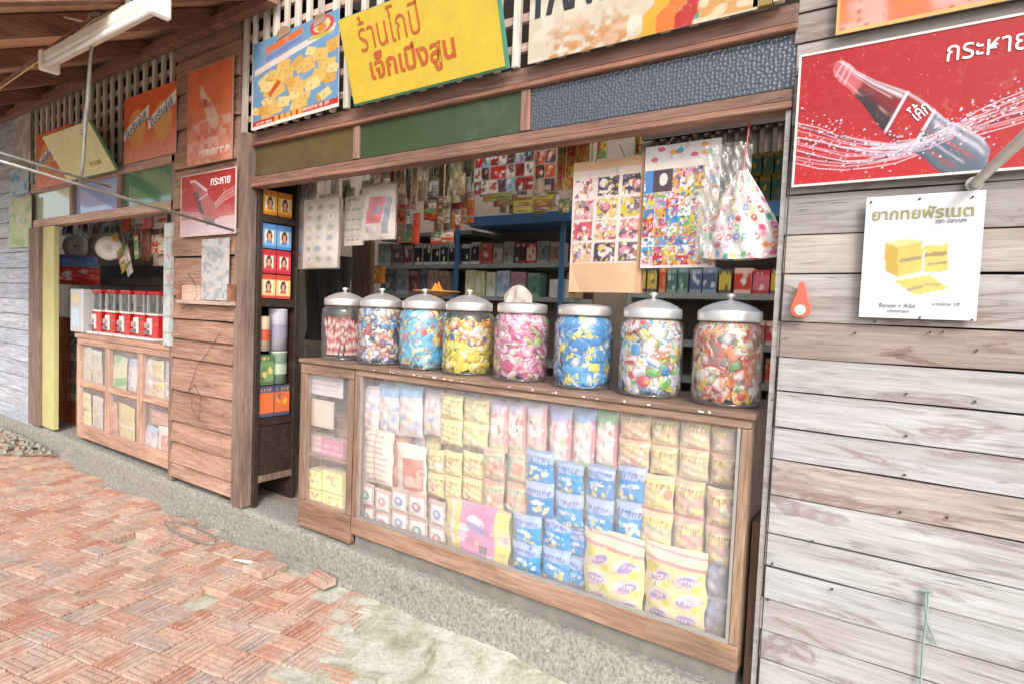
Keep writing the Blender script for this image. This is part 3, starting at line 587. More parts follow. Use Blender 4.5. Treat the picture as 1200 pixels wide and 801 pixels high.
# ---- white notice
a, b_ = F(1016, 232, SY), F(1144, 376, SY); r_ = (a.x, b_.x, b_.z, a.z); cv = Canvas(70, 80, hexc('eceaf0'), r_, SY)
Y1, Y2, Y3 = hexc('e3cb72'), hexc('cfb057'), hexc('efe0a0')
cv.poly([(1037, 285), (1052, 290), (1052, 325), (1037, 318)], Y2); cv.poly([(1052, 290), (1081, 283), (1081, 318), (1052, 325)], Y1); cv.poly([(1037, 285), (1062, 280), (1081, 283), (1052, 290)], Y3)
cv.poly([(1083, 289), (1111, 286), (1111, 318), (1083, 320)], Y1); cv.poly([(1083, 297), (1111, 294), (1111, 299), (1083, 302)], hexc('a98f6a')); cv.poly([(1048, 330), (1090, 322), (1112, 338), (1085, 344), (1070, 346)], Y1)
cv.line([(1056, 306), (1078, 302)], .022, hexc('8f8a80'), .8); cv.line([(1088, 310), (1108, 308)], .016, hexc('8f8a80'), .8); cv.line([(1064, 340), (1080, 336)], .018, hexc('97938a'), .8); cv.line([(1084, 333), (1100, 334)], .015, hexc('97938a'), .8)
s_ = facade_sign('paper_notice', 'white printed notice with yellow boxes nailed to the grey plank wall', 'notice', r_, SY, cv, 'paper_print', .003)
def note(s_, r_, px, py, txt, mat, w_, h_=None, off=.0, rot=0): q = F(px, py, SY); lettering(txt, mat, s_, (q.x - s_.location.x, -.0045, q.z - r_[2]), w_, h_, off, rot)
note(s_, r_, 1022, 259, 'ยากทยพัรเนต', 'olive_print', .228, .034, .0016); note(s_, r_, 1097, 262, 'ตรา ปลาทอง', 'grey_print', .066, .012)
note(s_, r_, 1030, 360, 'ซื้อกอง ฯ คำไฮ', 'grey_print', .085, .012); note(s_, r_, 1040, 366, 'ปากกาแก', 'grey_print', .05, .009); note(s_, r_, 1092, 358, 'บาทไทย 10', 'grey_print', .06, .010)
for px, py in ((1021, 237), (1140, 231), (1078, 233), (1078, 372), (1139, 375)): q = F(px, py, SY - .006); MB().tube([(q.x, SY - .008, q.z), (q.x, SY - .001, q.z)], .003, 6).build('nail', 'black_rubber', s_)
# ---- red tag, green string, strut on the right
q = F(938, 372, -.03); t_ = thing('hanging_tag', 'small red teardrop tag with a white dial hung on the grey planks', 'tag', (q.x, -.03, q.z))
pts = [(.0, .105), (-.006, .105), (-.016, .065), (-.026, .035), (-.028, .02), (-.022, .006), (-.01, .0), (.01, .0), (.022, .006), (.028, .02), (.026, .035), (.016, .065), (.006, .105)]
k = len(pts); MB().add([(x, y, z) for y in (-.012, .006) for x, z in pts], [tuple(range(k)), tuple(range(2 * k - 1, k - 1, -1))] + [(i, (i + 1) % k, k + (i + 1) % k, k + i) for i in range(k)]).build('body', 'gloss_paint', t_, local=True, color=hexc('d8624c'), bevel=.002)
MB().tube([(0, -.0155, .022), (0, -.0122, .022)], .015, 16).build('dial', 'white_enamel', t_, local=True)
q = F(1086, 690, -.02); t_ = thing('green_cord', 'pale green cord knotted on a nail low on the grey wall', 'cord', (q.x, -.02, q.z))
q1 = F(1078, 815, -.022); MB().tube([(q.x + .004, -.018, q.z), (q.x + .005, -.024, q.z - .07), (q.x + .001, -.02, q.z - .14), (q1.x, -.022, q1.z), (q1.x, -.022, q1.z - .1)], .0035, 6).build('long_end', 'string_green', t_)
q2 = F(1098, 755, -.02); MB().tube([(q.x - .002, -.02, q.z), (q.x, -.028, q.z - .05), (q.x + .006, -.022, q.z - .09), (q2.x, -.018, q2.z)], .003, 6).build('short_end', 'string_green', t_); MB().tube([(q.x - .012, -.022, q.z - .004), (q.x + .014, -.022, q.z - .002)], .0045, 6).build('knot', 'string_green', t_)
q = F(1142, 216, -.03); q1 = F(1200, 161, -.40); d_ = (q1 - q)
t_ = thing('awning_strut', 'white metal awning strut sticking out from the wall across the red drink sign', 'strut', q); MB().tube([q, q + d_ * 2.6], .0125, 12).build('tube', 'white_enamel', t_, color=(.75, .75, .72), smooth=True); MB().tube([q + Vector((0, .018, 0)), q + Vector((0, -.002, 0))], .02, 12).build('bracket', 'steel_pole', t_)
# ---- left strut (double rod) running out from the pillar
q = F(276, 271, -.055); q1 = F(0, 189, -1.15); d_ = (q1 - q)
t_ = thing('awning_strut', 'long thin grey awning strut crossing the left shopfront', 'strut', q); MB().tube([q, q + d_ * 1.25], .0075, 10).build('rod', 'steel_pole', t_, smooth=True)
p_ = q + d_ * .62; MB().tube([p_ + Vector((.03, 0, .026)), q + d_ * 1.25 + Vector((0, 0, .035))], .006, 8).build('rod', 'steel_pole', t_, smooth=True); MB().tube([q + Vector((0, .03, 0)), q], .018, 10).build('bracket', 'steel_pole', t_)
# ---- pole with cord
q0, q1 = F(110, 22, -.78), F(95, 214, -.78)
t_ = thing('hanging_rod', 'thin grey rod hanging from the eave in front of the left yellow board', 'rod', q1); pts = [q0.lerp(q1, i / 8) + Vector((.006 * math.sin(i * 2.1), 0, 0)) for i in range(9)]
MB().tube(pts, [.006, .007, .008, .010, .011, .011, .008, .0075, .008], 8).build('rod', 'steel_pole', t_, smooth=True); MB().tube([q0 + Vector((-.02, 0, .01)), q0 + Vector((.035, 0, .004))], .018, 10).build('clamp', 'steel_pole', t_)
q = F(97, 155, -.78); MB().tube([q + Vector((-.016, 0, 0)), q + Vector((.016, 0, .003))], .011, 8).build('clamp', 'steel_pole', t_)
t_ = thing('cord', 'pale twisted cord strung diagonally under the brown eave', 'cord', F(0, 104, -.85)); MB().tube([F(-25, 120, -.85), F(0, 104, -.85), F(60, 62, -.83), F(110, 24, -.80), F(170, -4, -.80), F(200, -18, -.8)], .0045, 6).build('strand', 'rope', t_); MB().tube([F(110, 24, -.78), F(172, -8, -.78), F(205, -24, -.78)], .006, 6).build('strand', 'black_rubber', t_)
MB().tube([F(-25, 118, -.83), F(10, 92, -.83), F(108, 20, -.81)], .007, 6).build('strand', 'rafter_wood', t_)
t_ = thing('cable', 'thin white cable running under the roof at the top left', 'cable', F(0, 5, -.85)); MB().tube([F(-25, 0, -.86), F(0, 5, -.85), F(50, 15, -.82), F(100, 26, -.80)], .005, 6).build('strand', 'white_enamel', t_)
# ---- fluorescent lamp
q0, q1 = F(58, 72, -.8), F(190, 12, -.8); lx0, lx1, lz = q0.x, q1.x, (q0.z + q1.z) / 2
t_ = thing('fluorescent_lamp', 'white fluorescent tube batten hung under the brown roof', 'lamp', ((lx0 + lx1) / 2, -.8, lz))
MB().box(lx0 + .03, lx1 - .03, -.835, -.765, lz, lz + .055).build('batten', 'white_enamel', t_, bevel=.008, color=(.95, .9, .86)); MB().tube([(lx0 + .02, -.83, lz - .022), (lx1 - .02, -.83, lz - .022)], .013, 12).build('tube', 'tube_glass', t_, smooth=True)
for x in (lx0, lx1 - .03): MB().box(x, x + .029, -.85, -.76, lz - .045, lz + .06).build('end_cap', 'white_enamel', t_, bevel=.008)
MB().box(lx0 + .3, lx0 + .33, -.80, -.79, lz + .056, roof_z(-.8) + .0).build('hanger', 'steel_pole', t_); MB().box(lx1 - .33, lx1 - .3, -.80, -.79, lz + .056, roof_z(-.8)).build('hanger', 'steel_pole', t_)

# ---- signs above the big shopfront
SY = -.05
a, b_ = F(299, 44, SY), F(397, 129, SY); r_ = (a.x, b_.x, F(296, 152, SY).z, F(397, 13, SY).z); cv = Canvas(110, 120, hexc('6f9cc0'), r_, SY)
rr = random.Random(5); B1, B2 = hexc('dfb869'), hexc('e9cf8e')
for i in range(46):
    u, v = rr.uniform(.03, .95), rr.uniform(.12, .58 + .1 * rr.random()); c = rr.choice((B1, B2, B1, hexc('d6a552')))
    s = rr.uniform(.05, .085); th = rr.uniform(-.6, .6); pts = [(u + s * (dx * math.cos(th) - dy * math.sin(th)), v + s * .95 * (dx * math.sin(th) + dy * math.cos(th))) for dx, dy in ((-1, -.8), (1, -.8), (1, .8), (-1, .8))]
    cv.r, sv = None, cv.r
    cv.poly(pts, hexc('a97c3c'), .5); cv.poly([(p_[0] + .008, p_[1] + .008) for p_ in pts], c); cv.ell(u, v, .012, .012, hexc('b3803f'), .7)
    cv.r = sv
cv.r = None
cv.poly([(.22, .32), (.36, .45), (.32, .5), (.2, .37)], hexc('c9582b')); cv.rect(0, 0, 1, .10, hexc('c93a2c')); cv.rect(0, 0, 1, .035, hexc('efe6de'))
for i in range(5): cv.rect(.28 + i * .07, .04, .33 + i * .07, .095, hexc('e0b24e'))
cv.scrawl(.62, .055, .9, .085, hexc('f3e3d8'), 3); cv.scrawl(.05, .045, .25, .07, hexc('f3e3d8'), 6)
cv.poly([(0.02, .62), (.95, .80), (.97, .87), (.02, .69)], hexc('e8d3d0')); cv.poly([(.15, .74), (.6, .84), (.6, .88), (.15, .79)], hexc('7d80b4')); cv.poly([(.15, .82), (.6, .90), (.62, .97), (.18, .90)], hexc('d9713f'))
cv.ell(.82, .90, .13, .10, hexc('c9473f')); cv.ell(.82, .90, .09, .07, hexc('e6c6a0')); cv.ell(.82, .88, .05, .045, hexc('d38a3a')); cv.ell(.8, .80, .14, .02, hexc('b7b54a'))
dsv = cv
s_ = facade_sign('biscuit_poster', 'blue biscuit poster with yellow crackers and a torn top, left of the yellow sign', 'poster', r_, SY, cv, 'sign_print', .004, rot=(0, math.radians(-1.5), 0))
for px, w_ in ((333, .12), (376, .10)):
    q = F(px, 22 if px > 350 else 36, SY - .008); MB().add([(q.x - w_ / 2, SY - .007, q.z - .035), (q.x + w_ / 2, SY - .007, q.z - .02), (q.x + w_ * .45, SY - .007, q.z + .012), (q.x, SY - .007, q.z + .03), (q.x - w_ * .4, SY - .007, q.z + .015)], [(0, 1, 2, 3, 4)]).build('torn_patch', 'pillar_wood', s_)
# yellow shop sign, leaning out at the top
def leaning_sign(name, label, px_bl, px_br, h, lean, yaw, face, back, texts, yb=-.06, roll=0):
    a, b_ = F(*px_bl, yb), F(*px_br, yb); w_ = (b_ - a).length; t_ = thing(name, label, 'sign', (a + b_) / 2); t_.rotation_euler = (lean, -roll, yaw)
    MB().box(-w_ / 2, w_ / 2, -.004, .0, 0, h).build('face', 'paint', t_, local=True, color=face); MB().box(-w_ / 2 - .008, w_ / 2 + .012, .001, .016, -.008, h + .004).build('backing', 'paint', t_, local=True, color=back)
    for s, u, v, wf, hf, off, rt, mt in texts: lettering(s, mt, t_, (-w_ / 2 + u * w_, -.0056, v * h), wf * w_, hf * h if hf else None, off, rt)
    return t_
leaning_sign('shop_sign', 'bright yellow shop name sign leaning out over the beam, Thai lettering in brown', (416, 121), (592, 80), .36, math.radians(17), 0, hexc('d0b23c'), hexc('4f8f7c'),
    [('ร้านโกปี', .13, .56, .42, .40, -.0006, .015, 'red_print'), ('เจ็กเปีงสูน', .17, .13, .57, .40, .0022, .0, 'red_print')], yb=-.075, roll=math.radians(.3))
leaning_sign('blank_sign', 'pale yellow board leaning out behind the hanging rod, green edge', (80, 213), (136, 198), .34, math.radians(30), 0, hexc('d8cf9c'), hexc('5a8a68'), [('กาแฟ', .62, .18, .22, .12, .0, 0, 'olive_print')], yb=-.08)
# cream sign with coloured stripes
a, b_ = F(619, 76, SY), F(888, 8, SY); r_ = (a.x, b_.x, F(640, 71, SY).z, F(640, 71, SY).z + .42); cv = Canvas(170, 100, hexc('cfc3ae'), r_, SY)
cv.speck(hexc('ddd5c6'), (20, 9), .5, 3, .7)
for k, (c, off) in enumerate(((hexc('d9a92e'), 0), (hexc('d9772c'), 17), (hexc('b9322f'), 38), (hexc('4e9483'), 60))):
    w_ = (18, 22, 24, 26)[k]; lft = [(735 + off, 52), (752 + off, 40), (753 + off, 20), (768 + off, 4), (768 + off, -20), (785 + off, -60)]
    cv.poly(lft + [(x + w_ + 4, y) for x, y in reversed(lft)], c)
cv.poly([(820, 26), (818, 8), (823, 0), (830, -60), (890, -60), (890, 8)], hexc('cf9a5c'))
cv.speck(hexc('e4d2b4'), (30, 14), .55, 21, .8, (cv.u > .76)); cv.speck(hexc('b9702e'), (40, 22), .5, 12, .9, np.clip(1 - cv.v * 2.6, 0, 1) * (cv.u < .5) * (cv.u > .1)); cv.speck(hexc('c98a4a'), (30, 16), .45, 17, .8, np.clip(1 - np.hypot((cv.u - .33) * 3.2, (cv.v - .1) * 3), 0, 1))
s_ = facade_sign('striped_sign', 'cream sign with yellow, orange, red and green wavy stripes', 'sign', r_, SY, cv, 'sign_print', .004)
q = F(628, 23, SY); lettering('FANTA', 'black_print', s_, (q.x - s_.location.x, -.0065, q.z - r_[2]), w_=.42, h_=.2, offset=.004)
t_ = thing('brass_plate', 'small brass plate beside the striped cream sign', 'plate', F(893, 8, SY)); q = F(893, 8, SY); MB().box(q.x - .028, q.x + .028, SY - .004, SY + .02, q.z, q.z + .12).build('plate', 'paint', t_, color=hexc('8a7440'), bevel=.002)
MB().box(q.x + .031, q.x + .06, SY - .004, SY + .02, q.z + .004, q.z + .12).build('slip', 'paint', t_, color=hexc('c9b9a9'), bevel=.002)
# ---- signs on and beside the pillar
SY = -.062
a, b_ = F(222, 84, SY), F(272, 188, SY); r_ = (a.x, F(273, 120, SY).x, F(248, 190, SY).z, F(248, 77, SY).z); cv = Canvas(60, 90, hexc('d97048'), r_, SY)
cv.put(np.clip(.95 - cv.v * 1.5, 0, .7), hexc('cf9a90')); cv.poly([(234, 101), (238, 101), (243, 113), (250, 119), (256, 138), (257, 150), (252, 153), (246, 146), (240, 128), (236, 114)], hexc('d8b3a3')); cv.poly([(238, 117), (243, 116), (245, 124), (240, 128)], hexc('a4584a'))
cv.speck(hexc('b85a3c'), (7, 10), .55, 3, .5); cv.speck(hexc('dfc3ba'), (12, 18), .62, 5, .5, cv.v < .45); cv.r = None; cv.scrawl(.28, .07, .95, .14, hexc('ecd9d2'), 4, .8)
facade_sign('rusty_sign', 'faded orange bottle sign high on the brown plank pillar', 'sign', r_, SY, cv, 'rusty_print', edge=('paint', hexc('b98a74')))
a, b_ = F(214, 208, SY), F(276, 272, SY); r_ = (a.x, b_.x, F(245, 275, SY).z, F(245, 203, SY).z); cv = Canvas(80, 72, hexc('bd2f2b'), r_, SY)
cv.r = None; cv.rect(0, 0, 1, .27, hexc('e6cfd4')); cv.put(np.clip(.5 - np.abs(cv.v - .3) * 2.5, 0, .5) * (cv.u < .99), hexc('d99a9c'))
for k in range(5): cv.line([(0, .33 + k * .02), (.3, .28 + .02 * k), (.55, .33 + .02 * k), (.8, .52 + .03 * k), (1, .6 + .03 * k)], .01, (hexc('e2c9cf'), hexc('cf7f80'))[k % 2], .7)
cv.poly([(.18, .9), (.26, .92), (.46, .74), (.62, .5), (.72, .25), (.5, .2), (.38, .42), (.28, .68)], hexc('c06a66')); cv.poly([(.22, .72), (.33, .7), (.4, .45), (.46, .3), (.36, .36)], hexc('5a4a4c')); cv.line([(.18, .9), (.26, .9), (.48, .72)], .025, hexc('e8d5da')); cv.poly([(.4, .3), (.62, .26), (.66, .16), (.5, .14)], hexc('8d7f88')); cv.line([(.34, .58), (.5, .66)], .012, hexc('e6cfd4'))
s_ = facade_sign('drink_sign', 'small red drink sign with a pale lower band on the plank pillar', 'sign', r_, SY, cv, edge=('paint', hexc('d9c0ba')))
lettering('กระหาย', 'white_print', s_, (.04, -.0062, .78 * (r_[3] - r_[2])), w_=.21, offset=.001)
r_ = rect(237, 281, 268, 351, SY); cv = Canvas(30, 50, hexc('c9c9cb')); cv.speck(hexc('9fa3a8'), (8, 12), .5, 3, .7); cv.speck(hexc('d8c9c0'), (10, 14), .6, 5, .7); cv.speck(hexc('7f858c'), (14, 20), .72, 6, .6)
r_ = (r_[0], r_[1], F(250, 352, SY).z, F(250, 280, SY).z); facade_sign('paper_notice', 'faded grey paper notice below the small red sign on the pillar', 'notice', r_, SY, cv, 'paper_print', .002)
q, q1 = F(211, 336, SY), F(274, 357, SY); zz = F(243, 356, SY).z; t_ = thing('notice_ledge', 'pale wooden ledge with red ends under the grey notice', 'ledge', ((q.x + q1.x) / 2, SY, zz)); MB().box(q.x, q1.x, SY - .022, SY + .01, zz - .005, zz + .018).build('shelf', 'rail_wood', t_)
for x in (q.x, q1.x - .03): MB().box(x, x + .03, SY - .026, SY + .008, zz + .019, zz + .12).build('end_block', 'beam_wood', t_, color=(1.2, .9, .8))
MB().box(q.x + .031, F(235, 345, SY).x, SY - .004, SY + .008, zz + .019, zz + .11).build('card', 'rail_wood', t_, color=(1.2, 1.1, 1.0))
t_ = thing('loose_wire', 'thin dark wire looping down the plank pillar', 'wire', F(240, 440, SY + .005)); MB().tube([F(*p_, -.053) for p_ in ((258, 390), (245, 410), (230, 430), (222, 455), (225, 480), (233, 490), (235, 465), (228, 450), (218, 460))], .0016, 5).build('strand', 'black_rubber', t_)
MB().tube([F(*p_, -.066) for p_ in ((220, 320), (229, 333), (231, 348), (222, 357), (212, 362))], .002, 5).build('strand', 'black_rubber', t_)
# orange signs on the left grille
SY = -.045
def orange_sign(label, pxl, pxr, pyt, pyb, seed):
    r_ = (F(pxl, (pyt + pyb) / 2, SY).x, F(pxr, (pyt + pyb) / 2, SY).x, F((pxl + pxr) / 2, pyb, SY).z, F((pxl + pxr) / 2, pyt, SY).z); cv = Canvas(80, 80, hexc('dd6238')); cv.put(np.clip(.75 - cv.v * 1.4, 0, .6), hexc('d8a494'))
    for u in (.27, .76): cv.ell(u, .5, .17, .28, hexc('d9a260'), .9, 0)
    for o_, u0 in ((0, 0), (.08, .49)): cv.poly([(u0, .34 + o_), (u0 + .5, .62 + o_), (u0 + .5, .80 + o_), (u0, .50 + o_)], hexc('ece6e2'))
    for k in range(5): cv.ell(.2 + .15 * k, .1 + .03 * k % .07, .03, .015, hexc('9a6a58'), .6)
    s_ = facade_sign('orange_sign', label, 'sign', r_, SY, cv, 'rusty_print'); w_, h_ = r_[1] - r_[0], r_[3] - r_[2]
    for u0, o_ in ((.02, 0), (.51, .08)): lettering('ไบร์เล่ย์', 'blue_print', s_, (-w_ / 2 + u0 * w_ + .02, -.0058, (.36 + o_) * h_), w_=.44 * w_, h_=.15 * h_, offset=.002, rot=math.atan2(.28 * h_, .5 * w_))
orange_sign('orange sign with two yellow suns and white bands on the left grille beside the pillar', 146, 207, 106, 186, 1)
orange_sign('orange sign partly hidden behind the pale yellow board at the far left', 44, 84, 152, 218, 2)
# papers on the leftmost wall
SY = -.042
for px0, px1, py0, py1, c1, c2, lb in ((12, 34, 197, 228, 'b9d3e2', '6fa0c8', 'pale blue paper poster on the leftmost plank wall'), (11, 37, 232, 290, 'c9d3ac', 'a4c08c', 'pale green paper poster on the leftmost plank wall'), (17, 36, 120, 190, 'b9aca6', 'd8d4d2', 'greyish board leaning high on the leftmost wall under the roof')):
    r_ = (F(px0, (py0 + py1) / 2, SY).x, F(px1, (py0 + py1) / 2, SY).x, F((px0 + px1) / 2, py1, SY).z, F((px0 + px1) / 2, py0, SY).z); cv = Canvas(24, 36, hexc(c1)); cv.speck(hexc(c2), (5, 8), .5, px0, .8); cv.speck(hexc('e9d9d2'), (8, 12), .66, py0, .6); facade_sign('wall_poster', lb, 'poster', r_, SY, cv, 'paper_print', .002)
# things lying on the paving
q = GZ(222, 624, .012); t_ = thing('rubber_hoop', 'dark rubber hoop lying on the bricks by the pillar', 'hoop', (q.x, q.y, .0)); MB().tube([(.27 * math.cos(a_) * 1.0, .062 * math.sin(a_), .016 + .004 * math.sin(3 * a_)) for a_ in np.linspace(0, 6.2832, 33)], .0045, 8, False).build('hoop', 'steel_pole', t_, local=True, smooth=True); t_.location = (q.x, min(q.y, -.13), .008)
a, b_ = GZ(274, 655, .02), GZ(314, 664, .02); t_ = thing('wood_splinter', 'bare white splinter of wood lying on the bricks', 'stick', a); MB().tube([a, a.lerp(b_, .5) + Vector((0, 0, .006)), b_], [.004, .012, .003], 5).build('stick', 'slat_wood', t_, color=(1.25, 1.2, 1.15))
stn = MB(); rr = random.Random(3)
for i in range(130):
    px, py = rr.uniform(-5, 62), rr.uniform(492, 524); q = GZ(px, py, .12); q.y = min(q.y, -.07); s = rr.uniform(.012, .038); vs = [(q.x + s * math.cos(k * 1.257) * rr.uniform(.7, 1.2), q.y + s * math.sin(k * 1.257) * rr.uniform(.7, 1.2), .06 + s * .25) for k in range(5)] + [(q.x + s * .55 * math.cos(k * 1.257 + .3), q.y + s * .5 * math.sin(k * 1.257 + .3), .06 + s * rr.uniform(.8, 1.3)) for k in range(5)]
    stn.add(vs, [(k, (k + 1) % 5, 5 + (k + 1) % 5, 5 + k) for k in range(5)] + [(5, 6, 7, 8, 9)])
o = stn.build('rubble', 'moss_stone'); tag(o, 'heap of pale rubble at the foot of the leftmost wall', 'rubble', kind='stuff')

# ================================================================== GLASS CASES, SNACK BAGS, JARS
def col(*h): return [hexc(x) for x in h]
def bagcv(kind, seed, nx=24, ny=32):
    rr = random.Random(seed * 13 + 5); cv = Canvas(nx, ny, (1, 1, 1))
    def blobs(n_, cs, v0, v1, s0=.06, s1=.16, u0=.1, u1=.9):
        for _ in range(n_): cv.ell(rr.uniform(u0, u1), rr.uniform(v0, v1), rr.uniform(s0, s1), rr.uniform(s0, s1) * .8, rr.choice(cs), .9, rr.uniform(0, 3))
    def two(fn):
        for v0 in (0.0, .5): fn(v0, v0 + .5)
    if kind == 'blue':
        def fn(a, b_):
            h = b_ - a; cv.rect(0, a, 1, b_, hexc(rr.choice(('1292dc', '1c9ce2', '0f88d2')))); cv.rect(0, b_ - h * .34, 1, b_, hexc('a9bde6')); cv.scrawl(.12, b_ - h * .32, .88, b_ - h * .16, hexc('3f5aa8'), rr.random(), .9); cv.scrawl(.2, a + h * .42, .8, a + h * .5, hexc('e9eef4'), rr.random(), .9)
            cv.rect(0, a, 1, a + h * .06, hexc('cfe0ee'))
            for _ in range(5): cv.ell(rr.uniform(.15, .85), a + h * rr.uniform(.1, .38), rr.uniform(.06, .13), rr.uniform(.02, .045), hexc(rr.choice(('e9e0a8', 'f0eee0', 'dfd48c'))), .95, rr.uniform(-.9, .9))
            cv.ell(rr.uniform(.3, .7), a + h * .5, .2, .03, hexc('dfeaf4'), .8); cv.rect(0, a, .07, b_, hexc('c9d6c0'), .7)
        two(fn)
    elif kind in ('peach', 'yellowgreen', 'red', 'yellow'):
        base, c1, c2, c3 = {'peach': (rr.choice(('e2b6a0', 'e4c49c', 'deb0a4', 'e6c8ac')), rr.choice(('e9d79a', 'e6dc8c', 'd8dca0')), 'dcc6b4', rr.choice(('d79a94', 'c98a6c', 'b9a0a8', 'd08a9c'))), 'yellowgreen': ('e0cfa0', 'd6d894', 'e6cfa4', 'd08a7c'), 'red': ('dfa796', 'e8c9a8', 'd98a80', '7fbdb6'), 'yellow': ('e4dba2', 'ece2a8', 'e8d0b4', 'd9b894')}[kind]
        def fn(a, b_):
            h = b_ - a; cv.rect(0, a, 1, b_, hexc(base)); cv.poly([(0, a + h * .55), (1, a + h * .65), (1, a + h * .9), (0, a + h * .82)], hexc(c1)); cv.poly([(0, a + h * .1), (1, a + h * .18), (1, a + h * .32), (0, a + h * .25)], hexc(c1)); cv.scrawl(.10, a + h * .60, .90, a + h * .80, np.array(hexc(c3)) * .7, rr.random(), .9); cv.scrawl(.2, a + h * .14, .8, a + h * .22, np.array(hexc(c3)) * .8, rr.random(), .8)
            blobs(6, col(c2, c1, c3, 'ebe3d6', 'b9c49a'), a + h * .12, a + h * .6, .05, .12); cv.rect(0, a, 1, a + h * .05, hexc(c3), .8)
        two(fn)
    elif kind == 'pale': cv.rect(0, 0, 1, 1, hexc('ddd3d6')); cv.rect(0, .78, 1, 1, hexc(rr.choice(('8fb6dc', 'b9bfdc', 'a9c6dc', 'd3c3d3')))); blobs(14, col('e6c4be', 'b4bce0', 'efe9e6', 'dcd3a6', 'd8aeb4', '9fb4dc'), .05, .8); cv.rect(0, .45, 1, .5, hexc('e4d8d2'), .7)
    elif kind == 'pastel': cv.rect(0, 0, 1, 1, hexc('e2cfce')); cv.rect(0, .74, 1, 1, hexc(('a9aedb', '84aee0', '8fc29a')[seed % 3])); blobs(12, col('e6bfc0', 'ece6e4', 'd88f9c', 'c9d8a8', 'efe6e2', 'cfa6a4'), .1, .75); cv.poly([(.3, .1), (.6, .12), (.7, .7), (.45, .72)], hexc('efeae8'), .8); cv.rect(0, 0, 1, .1, hexc('c4d6ae')); cv.rect(.88, 0, 1, .8, hexc('d66a86'), .7)
    elif kind == 'pinkfig': cv.rect(0, 0, 1, 1, hexc('e3c3be')); cv.rect(0, .8, 1, 1, hexc('c8c2da')); cv.ell(.5, .55, .3, .2, hexc('efe7e4')); blobs(7, col('c98f8c', '8d8380', 'e6d4c6', 'd9a8a8'), .3, .8, .04, .1); cv.rect(0, 0, 1, .16, hexc('cfd5a8')); cv.rect(.86, 0, 1, 1, hexc('d8828e'), .6)
    elif kind == 'white': cv.rect(0, 0, 1, 1, hexc('e6dacd')); [cv.line([(rr.uniform(.1, .3), v + rr.uniform(-.02, .02)), (rr.uniform(.4, .6), v + .02), (rr.uniform(.7, .9), v)], .03, hexc('b79a8e'), .8) for v in np.arange(.08, .95, .1)]; cv.rect(.48, 0, .54, 1, hexc('c09a88'), .7)
    elif kind == 'brown': cv.rect(0, 0, 1, 1, hexc('cf9a86')); cv.speck(hexc('dcb09c'), (5, 8), .5, seed, .8); cv.speck(hexc('b97f70'), (7, 12), .62, seed + 1, .8)
    elif kind == 'frame': cv.rect(0, 0, 1, 1, hexc('e8dbd0')); cv.rect(.3, .12, .95, .75, hexc('d08a80')); cv.rect(.4, .2, .9, .4, hexc('e0bcae')); blobs(5, col('d87a70', 'e6c8be'), .2, .7, .06, .12, .35, .9)
    elif kind == 'emblem':
        c = hexc(('4f9a84', 'cf7f84', '7d8fc0', 'b06a6c', '8d9ac8')[seed % 5]); cv.rect(0, 0, 1, 1, hexc('cdb7b0')); cv.rect(.14, .12, .9, .82, hexc('e9e6ea')); cv.ell(.52, .45, .24, .2, c, .85); cv.ell(.5, .48, .1, .1, hexc('eae3e4'), .8); cv.rect(0, .84, 1, 1, hexc('d3b0a4')); cv.rect(0, 0, .1, 1, hexc('d3bfa0'), .8); cv.scrawl(.25, .16, .8, .24, c, seed, .6)
    elif kind == 'pinkbig': cv.rect(0, 0, 1, 1, hexc('e08fb8')); cv.rect(0, 0, .12, 1, hexc('e3d984')); cv.rect(.12, 0, .2, 1, hexc('ece6e0')); cv.rect(.2, 0, .28, 1, hexc('e3da70')); cv.rect(.82, 0, 1, 1, hexc('dfd67c')); cv.rect(.84, .45, 1, .7, hexc('e0c9a0')); blobs(14, col('ecd9e4', 'd97fae', 'eee6ea', 'cf86b4'), .08, .92, .05, .11, .32, .78); cv.poly([(.4, .62), (.7, .54), (.72, .66), (.42, .74)], hexc('a99ccc')); cv.rect(.6, .28, .72, .40, hexc('7f7078'))
    elif kind == 'yellowbig':
        cv.rect(0, 0, 1, 1, hexc('e6dc9e')); cv.poly([(0, .84), (1, .80), (1, 1), (0, 1)], hexc('ecdfc0')); cv.line([(0, .84), (1, .78)], .035, hexc('dc8f98')); cv.line([(0, .97), (1, .92)], .025, hexc('dc9aa2'))
        for i in range(2):
            for j in range(3): u, v = .27 + .47 * i, .16 + .24 * j; cv.ell(u, v, .2, .09, hexc('e9cfd6'), .9, .2); cv.ell(u + rr.uniform(-.03, .03), v + rr.uniform(-.02, .02), .15, .055, hexc('8a74c0'), .8, rr.uniform(0, .6)); cv.scrawl(u - .12, v - .022, u + .12, v + .022, hexc('efe6ee'), rr.random(), .9); cv.line([(u - .2, v - .1), (u, v - .05 + rr.uniform(-.03, .03)), (u + .2, v - .11)], .012, hexc('e3a0b0'), .8); cv.ell(u + .12, v - .07, .07, .05, hexc('dfcc50'), .9)
